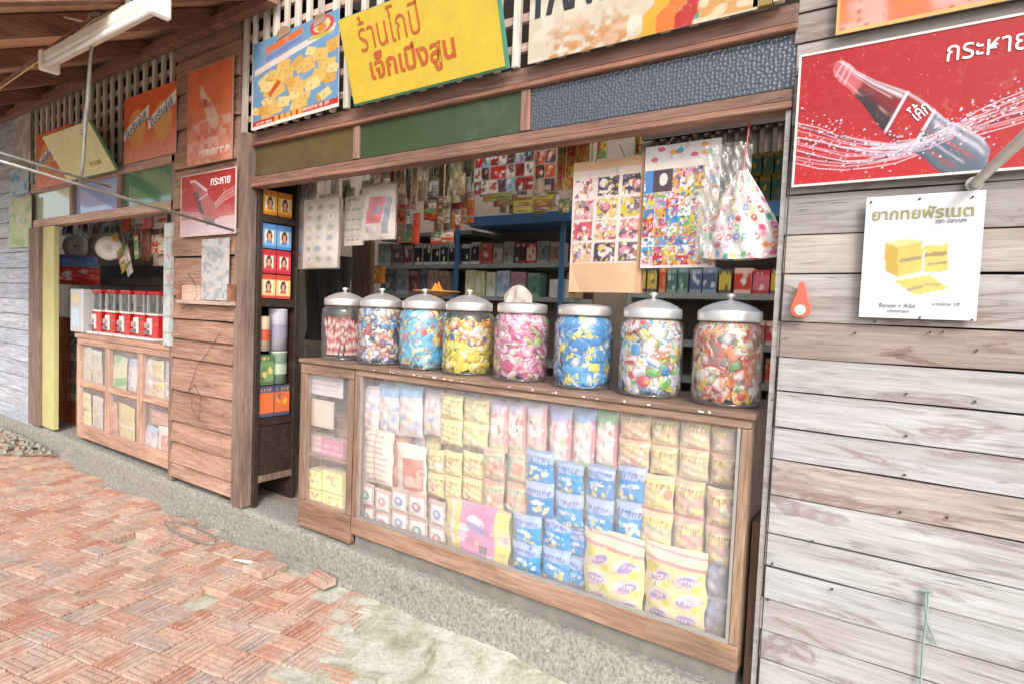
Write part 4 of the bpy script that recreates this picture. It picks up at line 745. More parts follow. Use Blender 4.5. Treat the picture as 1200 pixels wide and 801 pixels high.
        cv.ell(.12, .72, .1, .07, hexc('e2d24a'))
    elif kind == 'lilac': cv.rect(0, 0, 1, 1, hexc('bfb9d2')); blobs(18, col('9fa6d2', 'd8c6d6', 'c79fb4', 'aebfd8', 'a9c4a8', 'e3dde2'), .05, .95, .06, .14); cv.rect(0, .47, 1, .52, hexc('d9d4de'))
    elif kind == 'green': cv.rect(0, 0, 1, 1, hexc('d9d3b4')); cv.poly([(0, .1), (1, .3), (1, .5), (0, .35)], hexc('6fb062')); cv.poly([(0, .75), (.7, .85), (.7, 1), (0, .95)], hexc('8cc07a')); blobs(8, col('e6dcae', 'dca86c', '7fb86e', 'e9e6d8'), .1, .95)
    elif kind == 'stripe': cv.rect(0, 0, 1, 1, hexc('ddd29a')); [cv.rect(u, 0, u + .06, 1, hexc('c9b87a')) for u in np.arange(.06, 1, .16)]; cv.rect(0, .47, 1, .53, hexc('e8e0c0'))
    elif kind == 'clear': cv.rect(0, 0, 1, 1, hexc('cfc4b6')); blobs(22, col('e3d9b4', 'd9c0b8', 'b9b0b4', 'e6e0dc', 'cfae90', 'd3c98c', 'b6c4cf'), .03, .97, .06, .13); cv.rect(0, .9, 1, 1, hexc('e6e0dc'), .7)
    elif kind == 'redbag': cv.rect(0, 0, 1, 1, hexc('c23a34')); cv.rect(.3, .6, 1, .95, hexc('5f8cc4')); blobs(9, col('e6d2cc', 'd98a7c', 'b92f2c', 'e8e0dc'), .1, .6, .05, .12)
    if kind not in ('emblem', 'white', 'stripe', 'frame'):
        src = cv.a.copy()
        for _ in range(34):
            i_, j_ = rr.randrange(ny), rr.randrange(nx); c_ = src[i_, j_] * rr.uniform(.72, 1.12); cv.ell(rr.uniform(0, 1), min(1, max(0, i_ / ny + rr.gauss(0, .06))), rr.uniform(.015, .06), rr.uniform(.012, .03), np.clip(c_, 0, .95), .75, rr.uniform(0, 3))
    cv.rect(0, .965, 1, 1, np.array(cv.a[int(ny * .9), nx // 2]) * .85 + .1, .6); cv.rect(0, 0, 1, .03, np.array(cv.a[2, nx // 2]) * .85 + .1, .6)
    return cv
def pillow2(b_, seed):                                    # two sachets in a strip, a seal between them
    f0 = pillow(b_, seed=seed, wr=.12)
    return lambda u, v: f0(u, (v * 2) % 1.0) * 1.0
def bag(kind, seed, px0, px1, py0, py1, y, label, group, bulge=.012, mat='bag_print', name='snack_bag', cat='snack bag', hi=False, tilt=0.0, sink=0):
    xm, ym = (px0 + px1) / 2, (py0 + py1) / 2; g_ = 1.2 if px0 > 300 else 0; x0, x1 = F(px0 - g_, ym, y).x, F(px1 + g_, ym, y).x; z1, z0 = F(xm, py0 - g_ * 1.2, y).z, F(xm, py1 + g_ * 1.2, y).z
    cv = bagcv(kind, seed, *((80, 96) if hi else (46, 66))); me = sheet(name, cv, x1 - x0, z1 - z0, .001, pillow2(bulge, seed) if kind in ('blue', 'peach', 'yellowgreen', 'red', 'yellow', 'lilac') else pillow(bulge, seed=seed, wr=.12)); o = mkobj(name, me, mat)
    w_, h_ = x1 - x0, z1 - z0; ph = rng.uniform(0, 6)
    for v in me.vertices: t = v.co.z / h_; v.co.x *= .965 + .035 * math.cos(t * 12.566 + ph * .1) + .012 * math.sin(t * 19 + ph); v.co.z += .02 * h_ * math.sin(v.co.x / w_ * 5 + ph) * (t - .5)
    o.location = ((x0 + x1) / 2, y, z0); o.rotation_euler = (rng.uniform(-.03, .05), tilt or rng.gauss(0, .012), rng.gauss(0, .03)); return tag(o, label, cat, group)

# ---- the big case
cx0, cx1 = -2.318, -.437; gz1, gz0 = F(640, 470).z, F(640, 682).z; gx0, gx1 = F(420, 530).x, F(861, 620).x; ct = F(640, 457).z; cb = .258; DEP = .42
case = thing('display_case', 'big wooden glass-fronted display case full of snack bags, jars on top', 'display case', ((cx0 + cx1) / 2, 0, .2))
def edge_board(x0, x1, y0, y1, z0, z1, mat, parent, name, col=None): return MB().box(x0, x1, y0, y1, z0, z1).build(name, mat, parent, bevel=.003, color=col)
edge_board(cx0 - .44, cx1 + .012, -.012, DEP, ct - .012, ct + .008, 'case_wood', case, 'counter_top', (.82, .78, .76))
edge_board(cx0, cx1, .0, .035, gz1, ct - .013, 'case_wood', case, 'top_rail', (.95, .9, .87)); edge_board(cx0, cx1, .0, .035, cb, gz0, 'case_wood', case, 'bottom_rail', (1.1, 1.02, .95))
edge_board(cx0, gx0, .001, .034, gz0 + .001, gz1 - .001, 'case_wood_upright', case, 'stile', (.85, .8, .78)); edge_board(gx1, cx1, .001, .034, gz0 + .001, gz1 - .001, 'case_wood_upright', case, 'stile', (1.05, 1.02, .92))
MB().add([(gx0 - .004, .016, gz0 - .004), (gx1 + .004, .016, gz0 - .004), (gx1 + .004, .016, gz1 + .004), (gx0 - .004, .016, gz1 + .004)], [(0, 1, 2, 3)]).build('glass', 'case_glass', case)
for a, b_, c, d_ in ((gx0, gx1, gz0, gz0 + .012), (gx0, gx0 + .010, gz0 + .013, gz1), (gx1 - .010, gx1, gz0 + .013, gz1)): MB().box(a, b_, .002, .012, c, d_).build('glazing_bead', 'aluminium', case, color=(.75, .75, .76))
MB().box(cx0, cx0 + .02, .036, DEP - .01, cb, ct - .014).build('side', 'case_wood_upright', case); MB().box(cx1 - .02, cx1, .036, DEP - .01, cb, ct - .014).build('side', 'case_wood_upright', case); MB().box(cx0 + .021, cx1 - .021, .16, .17, gz0, ct - .014).build('back_panel', 'paint', case, color=hexc('b9a49c')); MB().box(cx0 + .021, cx1 - .021, .036, .159, gz0 - .03, gz0 - .012).build('shelf', 'case_wood', case)
MB().box(cx0 + .0, cx1 - .01, .03, DEP - .02, .18, cb - .001).build('plinth', 'plinth_grey', case)
for k in range(26):                                       # chipped white paint on the front edge of the top
    x = rng.uniform(cx0 + .1, cx1 - .02); MB().box(x, x + rng.uniform(.003, .012), -.0135, -.0115, ct - .006, ct - .006 + rng.uniform(.002, .008)).build('paint_chip', 'white_enamel', case)
G1, G2 = 'snack bags in the big glass case', 'small emblem packs in the big glass case'
spec = [('pale', 425, 444, 452, 505, 'pale blue-topped snack bag at the far left of the top row in the big case'), ('pale', 446, 469, 451, 507, 'pale lilac snack bag, second in the top row of the big case'), ('pale', 471, 495, 452, 510, 'pale pink and blue snack bag, third in the top row of the big case'), ('pale', 498, 517, 457, 508, 'small whitish snack bag left of the yellow ones in the big case'),
 ('yellow', 518, 542, 462, 520, 'yellow snack bag with lilac top, left one of two in the top row'), ('yellow', 543, 572, 466, 523, 'wider yellow snack bag, right one of two in the top row'),
 ('pinkfig', 575, 595, 470, 528, 'pink bag with dark figure, first of three beside the yellow bags'), ('pinkfig', 596, 618, 471, 529, 'pink bag with dark figure, middle of three in the top row'), ('pinkfig', 619, 641, 473, 530, 'pink bag with dark figure, last of three in the top row'),
 ('pastel', 645, 671, 475, 543, 'pastel bag with a lilac top in the middle of the top row'), ('pastel', 672, 697, 478, 545, 'pastel bag with a bright blue top in the top row'), ('pastel', 699, 724, 480, 547, 'pastel bag with a green top in the top row'),
 ('peach', 727, 761, 485, 545, 'peach and yellow bag, first of four at the right of the top row'), ('peach', 764, 795, 489, 555, 'peach and yellow bag, second of four at the right of the top row'), ('peach', 798, 831, 491, 560, 'peach and yellow bag, third of four at the right of the top row'), ('peach', 835, 868, 496, 567, 'peach and yellow bag in the top right corner of the big case'),
 ('white', 426, 460, 503, 565, 'white scribbled paper packs at the left of the middle row'), ('brown', 455, 482, 500, 572, 'brownish pink pack behind the white paper packs'), ('frame', 468, 500, 521, 578, 'white-framed pack with a red centre in the middle row'),
 ('yellowgreen', 503, 521, 527, 580, 'slim yellow-green double pack, left of three'), ('yellowgreen', 523, 541, 529, 584, 'slim yellow-green double pack, middle of three'), ('yellowgreen', 543, 566, 530, 588, 'yellow-green double pack, right of three'), ('red', 568, 591, 525, 598, 'red and teal double pack next to the yellow-green ones'), ('red', 594, 618, 527, 603, 'red and teal double pack next to the blue bags'),
 ('blue', 619, 650, 527, 604, 'blue banana bag, leftmost in the middle row'), ('blue', 653, 685, 540, 616, 'blue banana bag, second in the middle row'), ('blue', 688, 720, 545, 624, 'blue banana bag, third in the middle row'), ('blue', 723, 756, 545, 632, 'blue banana bag, rightmost in the middle row'),
 ('peach', 752, 788, 557, 640, 'peach bag right of the blue bags in the middle row'), ('peach', 791, 826, 562, 650, 'peach bag in the middle of three at the right of the middle row'), ('peach', 829, 865, 572, 662, 'peach bag at the right end of the middle row'),
 ('pinkbig', 523, 600, 590, 662, 'big pink and yellow bag in the bottom row'), ('blue', 603, 635, 603, 670, 'blue banana bag, leftmost in the bottom row'), ('blue', 637, 668, 607, 680, 'blue banana bag, middle one in the bottom row'), ('blue', 666, 692, 618, 688, 'blue banana bag half hidden by the big yellow bag'),
 ('yellowbig', 685, 757, 625, 716, 'big yellow and lilac multipack, left of two in the bottom row'), ('yellowbig', 757, 829, 640, 735, 'big yellow and lilac multipack, right of two in the bottom row'), ('lilac', 824, 856, 655, 742, 'lilac and blue bag in the bottom right corner of the case')]
for i, (kd, x0, x1, y0, y1, lb) in enumerate(spec):
    yy = .072 + .012 * (i % 2); hi = kd in ('pinkbig', 'yellowbig')
    if kd in ('brown', 'lilac') or 'half hidden' in lb: yy = .105
    if hi: yy = .058
    bag(kd, i + 3, x0, x1, y0, y1, yy, lb, G1, .026 if not hi else .03, hi=hi)
pl_ = [sheet('snack_bag', bagcv(k_, 90 + i_, 30, 40), .10, .21, .001, pillow(.02, seed=i_, wr=.12)) for i_, k_ in enumerate(('pale', 'pastel', 'yellow', 'peach', 'clear'))]
for j in range(3):
    for i in range(17):
        k_ = (i * 2 + j + (i // 5)) % 5; o = mkobj('snack_bag', pl_[k_], 'bag_print'); o.location = (gx0 + .06 + (gx1 - gx0 - .12) * i / 16, .138, gz1 - .235 - j * .235 + rng.uniform(-.012, .008)); o.rotation_euler = (0, rng.gauss(0, .03), 0)
        tag(o, '%s bag in the second layer behind the front rows of the big case' % ('pale blue', 'pastel', 'yellow', 'peach', 'clear mixed')[k_], 'snack bag', 'second layer of bags in the big case')
pos_ = ('first', 'second', 'third', 'fourth', 'fifth')
for i, (x0, x1, yt) in enumerate(((421, 438, 566), (440, 457, 574), (459, 477, 573), (479, 500, 578), (504, 522, 587))):
    for j in range(2):
        h = 25 + (i > 2) * 3; bag('emblem', i + j * 2 + 20, x0, x1, yt + j * h, yt + (j + 1) * h - 1, .07 + .01 * j, '%s from left of the small white emblem packs, %s row, bottom left of the case' % (pos_[i], ('upper', 'lower')[j]), G2, .008)
# ---- narrow case
nx0, nx1 = F(350, 520).x, cx0 - .012; nb = F(380, 622).z; ng0, ng1 = F(380, 594).z, F(380, 440).z
nc = thing('display_case', 'narrow wooden glass case at the left end of the big display case', 'display case', ((nx0 + nx1) / 2, 0, .19)); ngx0, ngx1 = nx0 + .05, nx1 - .04
edge_board(nx0, nx1, 0.002, .035, ng1, ct - .014, 'case_wood', nc, 'top_rail', (.85, .8, .78)); edge_board(nx0, nx1, .002, .035, .2, ng0, 'case_wood', nc, 'bottom_panel', (.78, .68, .64)); edge_board(nx0, ngx0, .003, .034, ng0 + .001, ng1 - .001, 'case_wood_upright', nc, 'stile', (.85, .8, .78)); edge_board(ngx1, nx1, .003, .034, ng0 + .001, ng1 - .001, 'case_wood_upright', nc, 'stile', (.8, .75, .74))
MB().add([(ngx0 - .003, .016, ng0 - .003), (ngx1 + .003, .016, ng0 - .003), (ngx1 + .003, .016, ng1 + .003), (ngx0 - .003, .016, ng1 + .003)], [(0, 1, 2, 3)]).build('glass', 'case_glass', nc); MB().box(nx0, nx0 + .015, .036, DEP - .01, .2, ct - .014).build('side', 'case_wood_upright', nc, color=(.8, .75, .72)); MB().box(nx0 + .016, nx1 - .001, .19, .2, .22, ct - .014).build('back_panel', 'case_wood', nc, color=(1, .93, .9))
for py in (537, 594): MB().box(nx0 + .016, nx1 - .001, .036, .189, F(380, py).z - .012, F(380, py).z - .002).build('shelf', 'case_wood', nc)
def flatcard(name, label, cat, px0, px1, py0, py1, y, cv, group=None, mat='paper_print', th=.004, depth=None):
    xm, ym = (px0 + px1) / 2, (py0 + py1) / 2; x0, x1 = F(px0, ym, y).x, F(px1, ym, y).x; z1, z0 = F(xm, py0, y).z, F(xm, py1, y).z
    o = mkobj(name, sheet(name, cv, x1 - x0, z1 - z0, th, depth), mat); o.location = ((x0 + x1) / 2, y + th, z0); return tag(o, label, cat, group)
cv = Canvas(30, 18, hexc('e3d8dc')); [cv.line([(.15, v), (.85, v + .02)], .02, hexc('a79aa4'), .8) for v in (.25, .45, .7)]; flatcard('price_card', 'white written card at the top of the narrow case', 'card', 358, 402, 436, 463, .05, cv)
cv = Canvas(24, 24, hexc('e6cdbd')); cv.rect(.12, .12, .88, .88, hexc('ecdccf')); flatcard('card_sheet', 'cream paper sheet in the middle of the narrow case', 'card', 362, 391, 468, 500, .06, cv)
cv = Canvas(24, 18, hexc('dcb9ae')); [cv.rect(0, v, 1, v + .08, hexc('e8dcd6')) for v in (.1, .35, .6, .85)]; flatcard('paper_stack', 'stack of pinkish papers on the shelf of the narrow case', 'papers', 357, 377, 508, 535, .07, cv, th=.08)
cv = Canvas(24, 18, hexc('dd93b0')); cv.rect(.0, .3, 1, .42, hexc('e9bccb')); cv.scrawl(.15, .55, .85, .75, hexc('eec6d3'), 3); flatcard('pink_packet', 'bright pink packet beside the paper stack in the narrow case', 'packet', 376, 402, 515, 540, .06, cv, th=.05)
for k, (x0, x1, y0, y1, lb) in enumerate(((356, 376, 550, 571, 'upper left'), (378, 401, 553, 577, 'upper right'), (356, 376, 572, 593, 'lower left'), (378, 401, 578, 602, 'lower right'))):
    cv = Canvas(24, 22, hexc('ddd08a')); cv.rect(.04, .06, .96, .94, hexc('e3d796')); rr = random.Random(k); [cv.ell(rr.uniform(.2, .8), rr.uniform(.25, .75), .08, .1, hexc(rr.choice(('c98a6a', '8fae8a', 'd9a06c', 'efe6b8'))), .85) for _ in range(6)]; cv.scrawl(.3, .68, .8, .82, hexc('b9774f'), k, .7)
    flatcard('yellow_box', '%s of the four yellow boxes at the bottom of the narrow case' % lb, 'box', x0, x1, y0, y1, .05, cv, 'yellow boxes in the narrow case', 'box_print', .10)

# ---- left case
lx0, lx1 = F(90, 450).x, F(207, 478).x; lt, lb0 = F(150, 398).z, F(150, 532).z
lc = thing('display_case', 'orange-brown wooden case with six glass panes under the gumball machines', 'display case', ((lx0 + lx1) / 2, 0, .2))
edge_board(lx0 - .02, lx1, -.01, .40, lt - .035, lt, 'left_case_wood', lc, 'counter_top', (1.05, 1.02, 1)); edge_board(lx0, lx1, .0, .035, lt - .085, lt - .036, 'left_case_wood', lc, 'top_rail'); edge_board(lx0, lx1, .0, .035, lb0, lb0 + .105, 'left_case_wood', lc, 'bottom_rail')
mz = F(150, 462).z; vx = [lx0, F(125, 460).x, F(163, 470).x, lx1]; edge_board(lx0, lx1, .002, .033, mz - .022, mz + .022, 'left_case_wood', lc, 'middle_rail', (1.1, 1.08, 1.05))
for i, x in enumerate(vx):
    xa, xb = (x, x + .05) if i == 0 else ((x - .045, x) if i == 3 else (x - .03, x + .03))
    edge_board(xa, xb, -.002, .034, lb0 + .106, lt - .086, 'left_case_upright', lc, 'stile')
for i in range(3):
    for a, b_ in ((lb0 + .1, mz - .02), (mz + .02, lt - .08)): MB().add([(vx[i] + .03, .014, a), (vx[i + 1] - .03, .014, a), (vx[i + 1] - .03, .014, b_), (vx[i] + .03, .014, b_)], [(0, 1, 2, 3)]).build('pane', 'case_glass', lc)
MB().box(lx0, lx0 + .015, .036, .38, lb0, lt - .036).build('side', 'left_case_upright', lc); MB().box(lx1 - .015, lx1, .036, .38, lb0, lt - .036).build('side', 'left_case_upright', lc); MB().box(lx0 + .016, lx1 - .016, .18, .19, lb0, lt - .036).build('back_panel', 'left_case_wood', lc); MB().box(lx0 + .016, lx1 - .016, .036, .179, mz - .018, mz - .004).build('shelf', 'left_case_wood', lc); MB().box(lx0 + .016, lx1 - .016, .036, .179, lb0 + .02, lb0 + .08).build('shelf', 'left_case_wood', lc)
for (x, y) in ((lx0 + .05, .06), (lx1 - .05, .06)): MB().box(x - .04, x + .04, y, y + .3, .19, lb0 - .001).build('foot', 'dark_wood', lc)
G3 = 'snack bags in the six-pane left case'
lsp = [('clear', 95, 108, 406, 450, 'pale bag at the left of the upper left pane'), ('clear', 109, 121, 410, 453, 'pale bag at the right of the upper left pane'), ('green', 128, 150, 416, 462, 'green and white snack bag in the upper middle pane'), ('pale', 151, 160, 420, 463, 'slim white bag beside the green one in the upper middle pane'), ('clear', 167, 180, 420, 467, 'pale bag at the left of the upper right pane'), ('peach', 180, 193, 422, 470, 'peach bag in the middle of the upper right pane'), ('lilac', 193, 204, 424, 473, 'lilac bag at the right of the upper right pane'),
 ('yellow', 95, 108, 459, 500, 'yellowish bag at the left of the lower left pane'), ('clear', 109, 121, 464, 505, 'pale bag at the right of the lower left pane'), ('brown', 128, 139, 470, 515, 'brown pack at the left of the lower middle pane'), ('stripe', 138, 160, 474, 522, 'cream striped packs in the lower middle pane'), ('brown', 176, 204, 482, 500, 'brown pack lying behind the glass of the lower right pane'), ('pale', 168, 184, 498, 530, 'white rounded bag in the lower right pane'), ('frame', 187, 204, 500, 538, 'white and red pack in the lower right pane')]
for i, (kd, x0, x1, y0, y1, lb) in enumerate(lsp): bag(kd, i + 60, x0 - .8, x1 + .8, y0, y1, .045 + .006 * (i % 2) + (.03 if 'behind' in lb else 0), lb + ' of the left case', G3, .016)

# ---- gumball machines
gm_z = lt + .001
def gumball(x, y, label):
    t_ = thing('gumball_machine', label, 'gumball machine', (x, y, gm_z), 'red gumball machines on the left case'); h = .16
    MB().box(-.1, .1, -.1, .1, 0, .018).build('foot_plate', 'white_enamel', t_, local=True, bevel=.004)
    MB().box(-.075, .075, -.06, .075, .019, h + .02).build('body', 'gloss_paint', t_, local=True, color=hexc('c41f1c'), bevel=.006)
    MB().box(-.062, .0, -.076, -.0605, .04, h).build('coin_panel', 'white_enamel', t_, local=True, bevel=.003); MB().tube([(-.03, -.096, .11), (-.03, -.077, .11)], .022, 12).build('knob', 'aluminium', t_, local=True); MB().box(-.05, -.01, -.10, -.077, .045, .075).build('chute_flap', 'aluminium', t_, local=True, bevel=.002, color=(.5, .5, .5)); MB().box(-.08, .08, -.066, .08, h + .0205, h + .036).build('collar', 'white_enamel', t_, local=True, bevel=.003)
    for sx in (-1, 1):
        for sy in (-1, 1): MB().box(sx * .074 - .006, sx * .074 + .006, .007 + sy * .067 - .006, .007 + sy * .067 + .006, h + .0365, h + .169).build('corner_post', 'aluminium', t_, local=True)
    MB().box(-.07, .07, -.056, .07, h + .037, h + .168).build('globe', 'jar_glass', t_, local=True); fillm = MB(); rr = random.Random(int(x * 100))
    for i in range(50): px, py, pz, s = rr.uniform(-.055, .055), rr.uniform(-.042, .055), h + .052 + rr.uniform(0, .05), .012; fillm.add([(px - s, py, pz), (px, py - s, pz), (px + s, py, pz), (px, py + s, pz), (px, py, pz + s), (px, py, pz - s)], [(0, 1, 4), (1, 2, 4), (2, 3, 4), (3, 0, 4), (1, 0, 5), (2, 1, 5), (3, 2, 5), (0, 3, 5)])
    fillm.build('gumballs', 'shelf_grey', t_, local=True, smooth=True, color=(.7, .72, .75))['kind'] = 'stuff'
    MB().box(-.08, .08, -.066, .08, h + .17, h + .20).build('lid', 'gloss_paint', t_, local=True, color=hexc('c41f1c'), bevel=.008); return t_
for i, px in enumerate((123, 139, 156, 173, 189)): q = F(px, 395, .16); gumball(q.x, .16, 'red gumball machine with a clear square globe, %s from the left' % ('first', 'second', 'third', 'fourth', 'fifth')[i])
q0, q1 = F(95, 390, .12), F(109, 390, .12); t_ = thing('tall_dispenser', 'tall white dispenser with a pale blue window left of the gumball machines', 'dispenser', ((q0.x + q1.x) / 2, .14, gm_z)); w_ = (q1.x - q0.x) / 2
MB().box(-w_, w_, -.1, -.02, 0, .36).build('body', 'white_enamel', t_, local=True, bevel=.008, color=(.62, .65, .7)); MB().box(-w_ * .6, w_ * .6, -.104, -.1005, .05, .2).build('window', 'paint', t_, local=True, color=hexc('c9dbe8')); MB().box(-w_ * .6, w_ * .6, -.104, -.1005, .25, .31).build('label_band', 'paint', t_, local=True, color=hexc('d9c79a'))
q0, q1 = F(197, 330, .0), F(209, 330, .0); zt = F(203, 262).z; cv = Canvas(14, 60, hexc('dfe2e0')); cv.speck(hexc('b9d0d6'), (3, 14), .5, 3, .7); cv.speck(hexc('c98f9c'), (4, 18), .72, 5, .6); [cv.rect(0, v, 1, v + .012, hexc('b9b4ae')) for v in np.arange(.1, 1, .13)]
o = mkobj('sticker_post', sheet('sticker_post', cv, q1.x - q0.x, zt - lt - .002, .05), 'paper_print'); o.location = ((q0.x + q1.x) / 2, .02, lt + .001); tag(o, 'white upright post plastered with stickers beside the pillar', 'post')

# ---- candy jars
JR = .119
def jar(px, label, k, flat=False):
    q = F(px, 440, .16); t_ = thing('candy_jar', label, 'jar', (q.x, .16, ct + .0085), 'glass candy jars on the counter'); R = JR
    prof = [(.0, .004), (R * .88, .004), (R * .95, .012), (R, .03), (R, .245), (R * .99, .259), (R * .95, .271), (R * .87, .281), (R * .83, .287), (R * .82, .305)]
    MB().lathe(prof, 40).build('glass', 'jar_glass', t_, local=True, smooth=True)
    MB().lathe([(R * .90, .0), (R * .96, .006), (R * .94, .014), (R * .80, .016), (0, .015)], 40).build('base_ring', 'jar_glass', t_, local=True, smooth=True)
    L = [(R * .85, .288), (R * .905, .289), (R * .91, .294), (R * .91, .320), (R * .89, .326), (R * .82, .329)]
    L += [(R * .5, .334), (0, .335)] if flat else [(R * .74, .337), (R * .5, .350), (R * .25, .359), (R * .12, .362), (0, .364)]
    lid = MB().lathe(L, 40).build('lid', 'aluminium', t_, local=True, smooth=True, color=((1, .95, .92), (1, 1, 1))[k > 5])
    if not flat: MB().lathe([(.0, .362), (.009, .363), (.009, .372), (.016, .375), (.017, .381), (.011, .387), (0, .388)], 16).build('knob', 'aluminium', lid, local=True, smooth=True)
    return q.x
def candies(x, label, pal, n_, z1, size, seed, sticks=False, top=None):
    n_ = n_ if sticks else int(n_ * 3.4)
    rr = random.Random(seed); m = MB(); cols = []
    for i in range(n_):
        a = rr.uniform(0, 6.283); r_ = (JR - .011) * math.sqrt(rr.uniform(.5, 1)); z = .006 + size * .3 + (z1 - size * .3) * (i + .5) / n_; c = hexc(rr.choice(top if top and z > z1 * .62 else pal)); c2 = hexc(rr.choice(pal))
        if sticks:
            b0, b1 = Vector((r_ * .8 * math.cos(a), r_ * .8 * math.sin(a), .02)), Vector((.75 * r_ * math.cos(a + rr.gauss(0, .7)), .75 * r_ * math.sin(a + rr.gauss(0, .7)), z1 * rr.uniform(.7, 1.05))); pts = [b0.lerp(b1, t / 7) for t in range(8)]; n0 = len(m.v); m.tube(pts, .0065, 5)
            for t in range(8): cols += [c if t % 2 else hexc('f0dcd8')] * 5
            continue
        M = Matrix.Translation((r_ * math.cos(a), r_ * math.sin(a), z)) @ Matrix.Rotation(a + math.pi / 2 + rr.gauss(0, .08), 4, 'Z') @ Matrix.Rotation(rr.gauss(0, .12), 4, 'X') @ Matrix.Rotation(rr.uniform(0, 3.1), 4, 'Y')
        s, t = size * rr.uniform(.42, .62), size * rr.uniform(.2, .34); us_ = (-1, -.78, -.62, 0, .62, .78, 1); prof_ = (.0, .002, .006, .009, .006, .002, .0); wd = (1, .55, .9, 1, .9, .55, 1); ws = (-1, -.35, .35, 1)
        g = [(s * u_, -pf_ * (1 - .6 * v_ * v_) + rr.gauss(0, .0012), t * wv_ * v_) for v_ in ws for u_, pf_, wv_ in zip(us_, prof_, wd)]
        fs = [(j * 7 + i_, j * 7 + i_ + 1, j * 7 + i_ + 8, j * 7 + i_ + 7) for j in range(3) for i_ in range(6)]
        m.add([M @ Vector(p_) for p_ in g], fs); w_ = hexc('e6e0de'); lay = rr.random(); cc = []
        for v_ in range(4):
            for u_ in range(7): cc.append(c2 if u_ in (0, 6) else (w_ if (lay < .35 and u_ == 3 and v_ in (1, 2)) else (c2 if (lay > .7 and v_ == 1 and 1 < u_ < 5) else (c if rr.random() < .74 else hexc(rr.choice(pal))))))
        cols += cc
    def keep(p_):                                         # nothing pokes through the glass
        z = min(max(p_[2], .002), .278); lim = JR - .004 if z < .236 else JR * (1 - .17 * (z - .236) / .042) - .004; r0 = math.hypot(p_[0], p_[1]); k_ = min(1, lim / max(r0, 1e-6)); return (p_[0] * k_, p_[1] * k_, z)
    m.v = [keep(p_) for p_ in m.v]
    me = bpy.data.meshes.new('candies'); me.from_pydata(m.v, [], m.f); setcol(me, np.array(cols)); o = mkobj('candies', me, 'candy_print'); o.location = (x, .16, ct + .0085 + .008); tag(o, label, 'candy', kind='stuff')
JS = [(402, 'glass jar of red and white candy sticks, leftmost on the counter', 'red and white striped candy sticks in the leftmost jar', ('c22f34', 'c8343a', 'b82a30'), 70, .215, .03, dict(sticks=True)),
 (445, 'glass jar of dark blue and white sweets, second from the left', 'navy, white and orange wrapped sweets', ('3c4a86', 'dcd6d8', 'c98a4a', '54609c', 'e6e2e4', 'b9564f'), 210, .272, .056, dict(top=('3f8fcb', '34406f', 'c98a4a', '4a97d0'))),
 (495, 'glass jar of sky blue sweet packets, third from the left', 'sky blue packets with red and yellow arcs in a jar', ('58b0dd', '6abbe2', '4fa6d6', 'd8584e', 'e0d27a', '74c2e6'), 150, .25, .08, {}),
 (547, 'glass jar half full of yellow sweets, fourth from the left', 'bright yellow sweets under mixed packets', ('e2cf3e', 'ddc636', 'e8d95c', 'd9bf3a'), 150, .215, .058, dict(top=('e3e0e2', '454f8c', 'c4473c', 'dcd8dc', 'd8a23c'))),
 (609, 'glass jar of pink sweets with a white cloth on its lid', 'pink, magenta and lime wrapped sweets', ('cf5a96', 'd983ae', 'e3b4c9', 'b83a72', '9dbf6a', 'ead9df', 'd98fb4'), 210, .262, .062, {}),
 (682, 'glass jar of blue and yellow packets with a flat lid', 'blue packets with yellow flowers in a jar', ('2f86cf', '3d95d8', '2a74bd', 'e0d06a', '58a8de'), 140, .262, .085, {}),
 (761, 'glass jar of mixed blue, green and red sweets, second from the right', 'mixed blue, green, red and white wrapped sweets', ('4a90d0', '6fb35c', 'c93a40', 'e6e2e2', 'dcd3d8', 'b9b4d0', 'd9c24a', 'ece8e8'), 230, .286, .066, {}),
 (851, 'glass jar of orange and pink sweets at the right end of the counter', 'orange, red and pink wrapped sweets', ('d4542f', 'c23a34', 'e08a6a', 'dd7a2c', 'e6dcd8', 'b03a34', 'd8a8a0', '6f8f5c', '7f7a80', 'e6dcd8', 'cf5a4a', 'd9b85a'), 230, .286, .066, {})]
for i, (px, lb, cl, pal, n_, z1, sz, kw) in enumerate(JS): x = jar(px, lb, i, flat=(i in (4, 5))); candies(x, cl, pal, n_, z1, sz, i + 3, **kw)
q = F(606, 345, .36); zb = F(606, 334, .36).z; cv = Canvas(20, 24, hexc('d3c3b8')); cv.speck(hexc('e0d4ca'), (5, 6), .5, 3, .8); me = sheet('paper_bag', cv, .17, zb - ct - .009, .002, pillow(.035, seed=3, wr=.5)); 
for v in me.vertices: t = v.co.z / (zb - ct); v.co.z -= .05 * (v.co.x / .085) ** 2 * (t > .8); v.co.x *= 1 - .25 * max(0, t - .75)
o = mkobj('paper_bag', me, 'paper_print'); o.location = (q.x, .37, ct + .009); tag(o, 'crumpled off-white paper bag standing behind the pink jar', 'paper bag')

